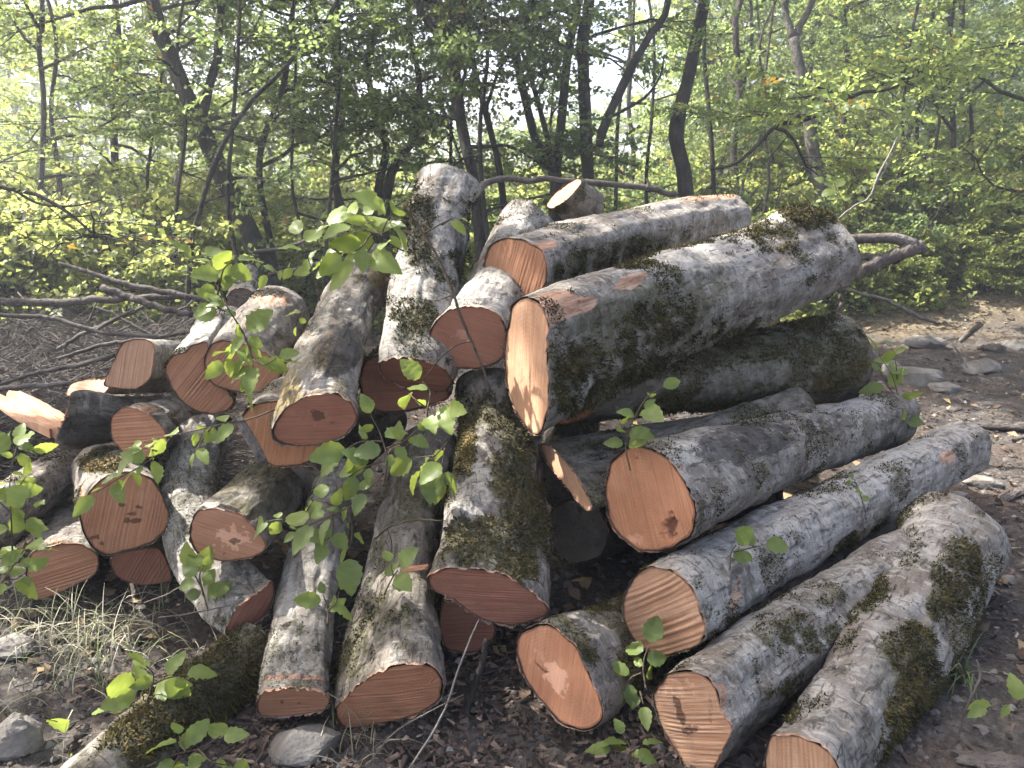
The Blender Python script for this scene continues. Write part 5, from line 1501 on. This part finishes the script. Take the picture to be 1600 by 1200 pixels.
stick('grey forked branch poking out to the right behind the thickest log', [(1446,384),(1425,388),(1390,402),(1340,425),(1270,452)], 4.3, [9,11,11,10,9], 'forked_branch',
      forks=[([(1430,384),(1395,372),(1350,373),(1270,376)],[10,8,7.5,7]), ([(1375,402),(1340,402),(1270,412)],[5,6,6])])
stick('thin branch leaning on the soil before the sunny bank', [(1285,440),(1330,455),(1380,468),(1430,492),(1462,505)], 6.2, [2.5,3,3.4,4,3])
stick('crooked dark twig hanging under the end of the thickest log', [(1304,445),(1314,468),(1309,492),(1298,518)], 3.9, [3,3.4,3,2], 'twig', 'twig')
stick('pale curved twig arching up right from the end of the thickest log', [(1300,350),(1330,325),(1358,308),(1372,275),(1390,240),(1402,215)], 3.75, [1.6,1.6,1.6,1.7,1.4,1], 'twig', 'twig', 'trunk_pale',
      forks=[([(1366,290),(1385,262),(1398,235)],[1.4,1.1,.8])])
stick('dark slender twig hanging in front of the silvery log end', [(628,318),(650,348),(680,395),(705,450),(722,500),(738,535),(756,580),(765,612)], 2.5, [1.2,1.8,2.2,2.4,2.4,2.2,1.8,1.2], 'twig', 'twig', 'stem',
      forks=[([(738,532),(712,540),(688,560),(662,592)],[1.3,1.2,1.1,.8]), ([(662,365),(685,352),(704,342)],[1.4,1.2,.9]), ([(704,462),(680,470),(650,466)],[1,.8,.6])])
stick('pale dry stalk leaning on the ground before the shaded log end', [(640,1200),(690,1120),(722,1030),(748,968)], 1.98, [1.6,1.8,1.6,1], 'dry_stalk', 'stalk', 'trunk_pale')
stick('thin dry stalk arching over the chips at the bottom centre', [(572,1200),(610,1150),(660,1118),(725,1085)], 1.95, [1.2,1.4,1.3,.8], 'dry_stalk', 'stalk', 'stick')
stick('dark stick standing in the gap beneath the centre log', [(715,1150),(735,1090),(752,1040),(760,1000)], 2.25, [6,6,5,4], 'stick', 'stick', 'trunk')
stick('thin root like stalk on the soil right of the forked log', [(1496,1165),(1505,1120),(1522,1080),(1532,1055),(1526,1030)], 2.15, [1.6,1.8,2,2,1.4], 'dry_stalk', 'stalk', 'stick')
stick('pale stalk lying along the soil below the sunny bank', [(1490,540),(1505,560),(1512,575)], 5.9, [1.6,1.6,1.4], 'dry_stalk', 'stalk', 'trunk_pale')
stick('thin curved twig lying over the crusty leaning log', [(585,842),(612,822),(650,812),(690,814)], 2.25, [1.2,1.5,1.4,1], 'twig', 'twig', 'stem', forks=[([(606,828),(612,848),(610,872)],[1,.9,.7])])
stick('thin branch rising behind the twin stemmed log through the leaves', [(395,395),(440,388),(475,376),(520,360)], 3.9, [3.5,3.5,3,2.5])
stick('thick broken dark branch behind the gap left of the yellow lichen log', [(420,430),(470,420),(530,405)], 4.2, [4,5,5])
stick('short bare twig across the shaded bank on the left of the oval cut', [(225,942),(262,928),(300,905)], 2.5, [1.2,1.3,1], 'twig', 'twig', 'stick')
stick('thin twig crossing the foot of the long curved log', [(248,965),(300,958),(360,946)], 2.35, [1.1,1.3,.9], 'twig', 'twig', 'stick')
# brush heap: single dry sticks, copied
rngS = np.random.default_rng(8)
SV = []
for k in range(6):
    n = 9; L = 0.7 + 0.5 * rngS.random()
    pts = np.c_[np.linspace(-L / 2, L / 2, n), np.cumsum(rngS.normal(0, .02, n)), np.cumsum(rngS.normal(0, .012, n))]
    mb = MB(); V, Q, T = tube(pts, np.linspace(0.0060, 0.002, n) * (0.7 + 0.7 * rngS.random()), 6, .2, k); mb.add(V, Q, T)
    for q in range(9):
        i = rngS.integers(1, n - 1); dv = unit(np.array([1, rngS.normal(0, .8), rngS.normal(0, .6)])) * (0.10 + .25 * rngS.random())
        V, Q = multi_tube([pts[i]], [pts[i] + dv], .0026, .0010, 5); mb.add(V, Q)
    SV.append(mb.build('dry stick', [M['stick']]))
for k in range(290):
    px = -60 + 350 * rngS.random(); py = 455 + 190 * rngS.random() ** 0.85
    p, d = gpt(px, py + 25)
    h = (0.05 + 0.42 * rngS.random() ** 1.3) * (1 if px < 260 else 0.5)
    o = obj('dry_stick', SV[k % 6]); p = p + np.array([0, 0.25, h])
    o.location = p
    o.rotation_euler = (rngS.random() * 6.28, rngS.normal(0, 0.30), rngS.normal(0, 0.65) + (math.pi if k % 2 else 0))
    s = 0.7 + 0.7 * rngS.random(); o.scale = (s, s, s)
    tag(o, 'thin dry stick in the tangled brush heap left of the logs', 'stick', 'dry sticks of the brush heap')

# finest twigs between them (uncountable)
n = 7500
px = -80 + 370 * rngS.random(n); dd_ = 3.7 + 2.6 * rngS.random(n) ** 1.3
x = (px - 800) / FX * dd_; hh = 0.02 + 0.42 * rngS.random(n) ** 1.3
p0 = np.c_[x, dd_, H(x, dd_) + hh]
az = rngS.normal(0, .7, n) + np.where(rngS.random(n) < .5, 0, math.pi)
p1 = p0 + unit(np.stack([np.cos(az), np.sin(az), rngS.normal(0, .5, n)], -1)) * (0.12 + 0.36 * rngS.random(n))[:, None]
V, Q = multi_tube(p0, p1, 0.0042, 0.0016, 4); mb = MB(); mb.add(V, Q)
tag(obj('fine_twigs', mb.build('fine twigs', [M['stick']])), 'tangle of the finest dry twigs in the brush heap', kind='stuff')

# ------------------------------------------------------------------ seedlings and sprigs among the logs
def leaf_mesh(seed, long=1.0, serr=0.11):
    rng = np.random.default_rng(seed)
    n = 11
    t = np.linspace(0, 1, n)
    w = 0.36 * np.sin(np.pi * t ** 0.85) ** 0.75 * (1 - 0.25 * t) / long
    w[0] = 0.012; w[-1] = 0.004
    sag = -0.22 * t ** 2 * (0.4 + rng.random())
    tw = rng.normal(0, 0.25)
    V = []
    for i in range(n):
        e = (serr if i % 2 else -serr * .4) * (0 < i < n - 1)
        cup = 0.10 + 0.05 * rng.normal()
        a = tw * t[i]
        for v in (-1, -0.5, 0, 0.5, 1):
            ww = w[i] * (1 + (e if abs(v) == 1 else 0)) * v
            vein = 0.012 * (1 if i % 2 else -1) * (abs(v) == 0.5)
            z = sag[i] + abs(v) * w[i] * cup * 2 + vein
            V.append((t[i], ww * math.cos(a), z + ww * math.sin(a)))
    V = np.array(V)
    Q = [(i * 5 + j, i * 5 + j + 1, i * 5 + 5 + j + 1, i * 5 + 5 + j) for i in range(n - 1) for j in range(4)]
    return V, np.array(Q)
LEAFV = []
for k in range(16):
    V, Q = leaf_mesh(100 + k, 0.9 + 0.35 * (k % 3) / 2)
    tint = [0.30, 0.42, 0.55, 0.72][k % 4]
    row = np.repeat(np.arange(11), 5); col = np.tile(np.arange(5), 11)
    tv = tint + 0.06 * np.abs(V[:, 1]) / 0.3 + 0.10 * (col == 2) + 0.05 * (row % 2) - 0.03 + 0.05 * np.random.default_rng(k).normal(0, 1, len(V))
    LEAFV.append(mesh_from('sapling leaf', V, [Q], [M['sapling_leaf']], None, {'tint': np.clip(tv, 0, .95)}))
rngP = np.random.default_rng(21)
def sprig(label, stems, d, size, per, tone=None, name='seedling', cat='seedling', dd=0.0, t0=0.25, face=0.5, droop=0.25):
    """stems: pixel polylines; leaves set alternately along each and one at the tip; size = leaf length in pixels"""
    first = P(*stems[0][0], d)
    root = bpy.data.objects.new(name, None); COL.objects.link(root); root.location = first; root.empty_display_size = .05
    tag(root, label, cat)
    for si, px in enumerate(stems):
        pts = np.array([P(x, y, d + dd * k / max(len(px) - 1, 1) + 0.02 * rngP.normal()) for k, (x, y) in enumerate(px)])
        n = 14
        S = spline(pts, n) - first
        mb = MB(); V, Q, T = tube(S, np.linspace(0.0030, 0.0013, n), 5); mb.add(V, Q, T)
        obj('stem', mb.build('seedling stem', [M['stem']]), root)
        m = per[si] if isinstance(per, (list, tuple)) else per
        T_, A_, B_ = frames(S)
        for k in range(m):
            tt = t0 + (1 - t0) * (k + 0.5 * rngP.random()) / max(m - 1, 1); tt = min(tt, 1.0)
            i = min(int(tt * (n - 1)), n - 1)
            p = S[i]; ax = T_[i]
            tocam = unit(CAM - (p + first))
            nrm = unit(np.array([0, 0, 1.0]) * (1 - face) + tocam * face + rngP.normal(0, 0.35, 3))
            sd = unit(np.cross(nrm, ax)) * (1 if k % 2 else -1)
            ld = unit(ax * (0.55 if k < m - 1 else 1.4) + sd * (0.85 if k < m - 1 else 0.1) + np.array([0, 0, -droop]) + rngP.normal(0, 0.22, 3))
            w = unit(np.cross(nrm, ld)); nn = np.cross(ld, w)
            s = size * 0.8 * d / FX * (0.45 + 0.8 * rngP.random())
            tn = tone if tone is not None else 1
            mi = (int(np.clip(rngP.normal(tn, 0.7), 0, 3) + 0.5) % 4) + 4 * int(rngP.integers(0, 4))
            o = obj('leaf', LEAFV[mi], root)
            q = p + ld * s * 0.15
            o.matrix_local = Matrix([[ld[0] * s, w[0] * s, nn[0] * s, q[0]], [ld[1] * s, w[1] * s, nn[1] * s, q[1]], [ld[2] * s, w[2] * s, nn[2] * s, q[2]], [0, 0, 0, 1]])
    return root
sprig('bushy green sapling with drooping leaves in front of the pale stem of the twin log', [[(395,560),(380,520),(355,480),(335,440),(305,410)],[(360,490),(340,480),(325,465)],[(355,470),(335,425),(330,405)],[(340,460),(350,420),(368,408)]], 2.45, 52, [9,5,5,5], 1.2)
sprig('leafy shoot hanging over the cut faces of the twin stemmed log', [[(368,500),(385,530),(395,565),(392,605)],[(380,520),(365,545),(350,560)],[(392,560),(412,570),(432,560)]], 2.5, 48, [10,5,4], 1.6)
sprig('sunlit spray of broad leaves beside the foot of the tall mossy log, upper left', [[(662,396),(625,390),(590,368),(555,352),(520,350)],[(600,372),(575,345),(560,335)],[(595,370),(605,345),(612,335)],[(580,365),(560,390),(530,395)],[(590,370),(575,392),(560,405)]], 2.55, 66, [8,5,4,5,4], 1.7, name='leafy_branch', cat='branch')
sprig('loose pale green leaves on thin shoots behind the yellow lichen log', [[(500,470),(490,430),(478,395),(470,370)],[(495,450),(470,420),(440,420),(420,428)],[(490,480),(470,490),(462,510)]], 2.85, 44, [6,6,3], 2.0)
sprig('single leaf twig before the tall mossy log', [[(690,352),(703,343),(712,340)]], 2.48, 40, 2, 1.6, name='twig_leaf', cat='twig')
sprig('bright yellow green sunlit leaves above the gap by the centre mossy log', [[(668,668),(668,640),(672,612),(660,596)],[(672,635),(690,628),(700,632)],[(670,640),(650,625),(640,615)]], 2.28, 56, [3,2,2], 3.0)
sprig('dark green broad leaved seedling in the shady middle of the pile', [[(600,760),(605,720),(595,680),(580,650)],[(604,700),(630,690),(650,672)],[(602,720),(570,730),(545,745)],[(600,740),(575,765),(545,790)],[(598,690),(565,690),(540,702)]], 2.2, 66, [5,5,5,4,4], 0.4, droop=.4)
sprig('dark leaf cluster pressed on the top of the crusty leaning log', [[(700,690),(680,712),(660,730)],[(695,700),(690,730),(688,745)],[(680,712),(650,715)]], 2.3, 66, [3,3,2], 0.2, droop=.4)
sprig('shaded seedling spreading over the top of the slim grooved log', [[(560,785),(530,800),(495,815),(465,830)],[(530,800),(510,785),(490,782)],[(520,805),(520,830),(510,845)],[(545,795),(550,830),(545,865)]], 2.2, 58, [6,4,4,4], 0.9)
sprig('small two leaved seedling on the side of the slim grooved log', [[(512,975),(512,950),(505,930)],[(512,955),(525,940),(530,925)]], 2.12, 46, [3,3], 1.0)
sprig('small bright seedling lying on the crusty leaning log', [[(600,930),(612,905),(622,890)],[(615,900),(610,880)]], 2.1, 44, [4,2], 1.0)
sprig('trailing sprig of fresh light leaves across the slim ridged log', [[(430,640),(390,655),(350,662),(310,672),(270,680),(225,690)],[(330,668),(315,690),(305,705)],[(270,680),(245,710),(220,728),(190,745),(150,770)],[(245,705),(225,700),(210,710)]], 2.4, 42, [10,3,12,4], 2.0, name='trailing_sprig', cat='sprig', face=.35)
sprig('light green plant growing at the left edge beside the grey crosswise log', [[(20,880),(18,820),(15,760),(25,700)],[(18,840),(40,810),(55,790)],[(16,800),(-5,780)],[(18,780),(40,745)]], 2.35, 44, [9,5,4,4], 1.8)
sprig('low leafy plant at the left edge beside the lowest log', [[(-10,925),(10,900),(30,870),(45,850)],[(5,905),(25,905),(40,895)],[(0,900),(-5,860)]], 2.3, 48, [7,4,4], 1.7)
sprig('pale whitish leaved plant at the left edge below the splintered chunk', [[(18,735),(22,700),(35,685)],[(20,715),(0,705),(-15,700)],[(22,705),(45,702)]], 2.7, 46, [5,4,3], 1.5)
sprig('seedling with small leaves in front of the shaded gap below the oval cut', [[(325,955),(315,920),(300,890)],[(318,930),(312,900),(318,885)]], 2.35, 44, [6,5], 1.1)
sprig('small leaf shoot beside the oval cut, right of its rim', [[(460,820),(440,812),(415,815)]], 2.3, 36, 5, 1.6)
sprig('low plant with broad leaves in front of the mossy low log, upper part', [[(225,1110),(235,1080),(240,1055),(228,1040)],[(237,1070),(260,1060),(285,1055)],[(234,1085),(215,1075)]], 2.05, 56, [4,4,3], 1.6)
sprig('seedling with a whitish leaf at the bottom beside the mossy low log', [[(230,1198),(270,1180),(310,1170),(345,1150)],[(290,1176),(280,1150)],[(310,1170),(330,1190),(360,1196)],[(280,1180),(270,1200)]], 1.8, 56, [5,3,4,3], 1.2)
sprig('fallen pale leaf pair on the ground left of the mossy low log', [[(200,1110),(185,1115),(165,1112)]], 2.1, 50, 2, 3, name='fallen_leaf_pair', cat='leaf')
sprig('yellow fallen leaf at the bottom left', [[(112,1165),(108,1178),(105,1188)]], 1.95, 46, 1, 3, name='fallen_leaf', cat='leaf')
sprig('creamy white fallen leaf on the ground above the yellow one', [[(68,1120),(78,1124),(90,1128)]], 2.05, 56, 1, 3, name='fallen_leaf', cat='leaf')
sprig('dark green seedling in the gap below the thickest log', [[(985,735),(978,700),(985,665),(1005,640)],[(980,690),(975,665)],[(990,655),(1010,622),(1032,606)]], 2.3, 54, [5,3,3], 0.4)
sprig('single leaf sprout on the long pale log near its striped cut', [[(1140,890),(1142,865),(1150,852)],[(1146,862),(1165,858),(1190,852)]], 2.12, 46, [2,3], 1.0)
sprig('two leaf sprout further along the long pale log', [[(1352,800),(1345,775),(1335,750)],[(1342,765),(1330,755)]], 2.7, 36, [2,2], 1.0)
sprig('seedling standing at the far end of the stout smooth log', [[(1398,690),(1405,640),(1395,590),(1372,552)],[(1402,600),(1400,570),(1395,548)],[(1404,650),(1395,640)],[(1403,625),(1385,600),(1375,580)]], 3.7, 38, [5,4,3,4], 1.4)
sprig('small seedling on the soil at the bottom under the orange milky cut', [[(980,1195),(985,1170),(975,1150)],[(984,1175),(1000,1165)],[(984,1180),(960,1172)]], 1.95, 44, [3,2,2], 1.0)
sprig('dark broad leaved seedling on the soil at the right edge', [[(1610,1110),(1580,1098),(1545,1105)],[(1590,1100),(1600,1080),(1605,1065)]], 2.15, 58, [4,3], 0.7)
sprig('dark plant leaves in the gap under the short wedged log', [[(1010,1080),(1005,1040),(1012,1010)],[(1006,1050),(985,1060),(975,1080)],[(1000,1080),(1005,1100)]], 2.15, 46, [5,3,2], 0.2)
sprig('leaves sprouting above the moss tuft on the thickest log', [[(1275,335),(1262,312),(1248,298)],[(1268,320),(1280,308)]], 3.5, 26, [2,2], 2.2)
sprig('green shoots rising behind the thickest log on the right', [[(1330,345),(1310,300),(1300,280)],[(1310,305),(1290,285)],[(1320,330),(1345,300),(1360,280)]], 5.2, 22, [5,4,5], 1.5)
# grass tuft at the right
c, d_ = gpt(1500, 1062)
rt = np.c_[c[0] + rngP.normal(0, .012, 26), c[1] + rngP.normal(0, .012, 26), np.full(26, c[2])]
V, Q = blades(rt, 0.08 + 0.10 * rngP.random(26), 1.5, rngP, w=.0032)
mb = MB(); mb.add(V - c, Q, None, np.repeat(np.clip(rngP.normal(.2, .15, 26), 0, .6), 12))
o = obj('grass_tuft', mb.build('grass tuft', [grm])); o.location = c; tag(o, 'green grass tuft on the soil right of the forked log', 'grass tuft')
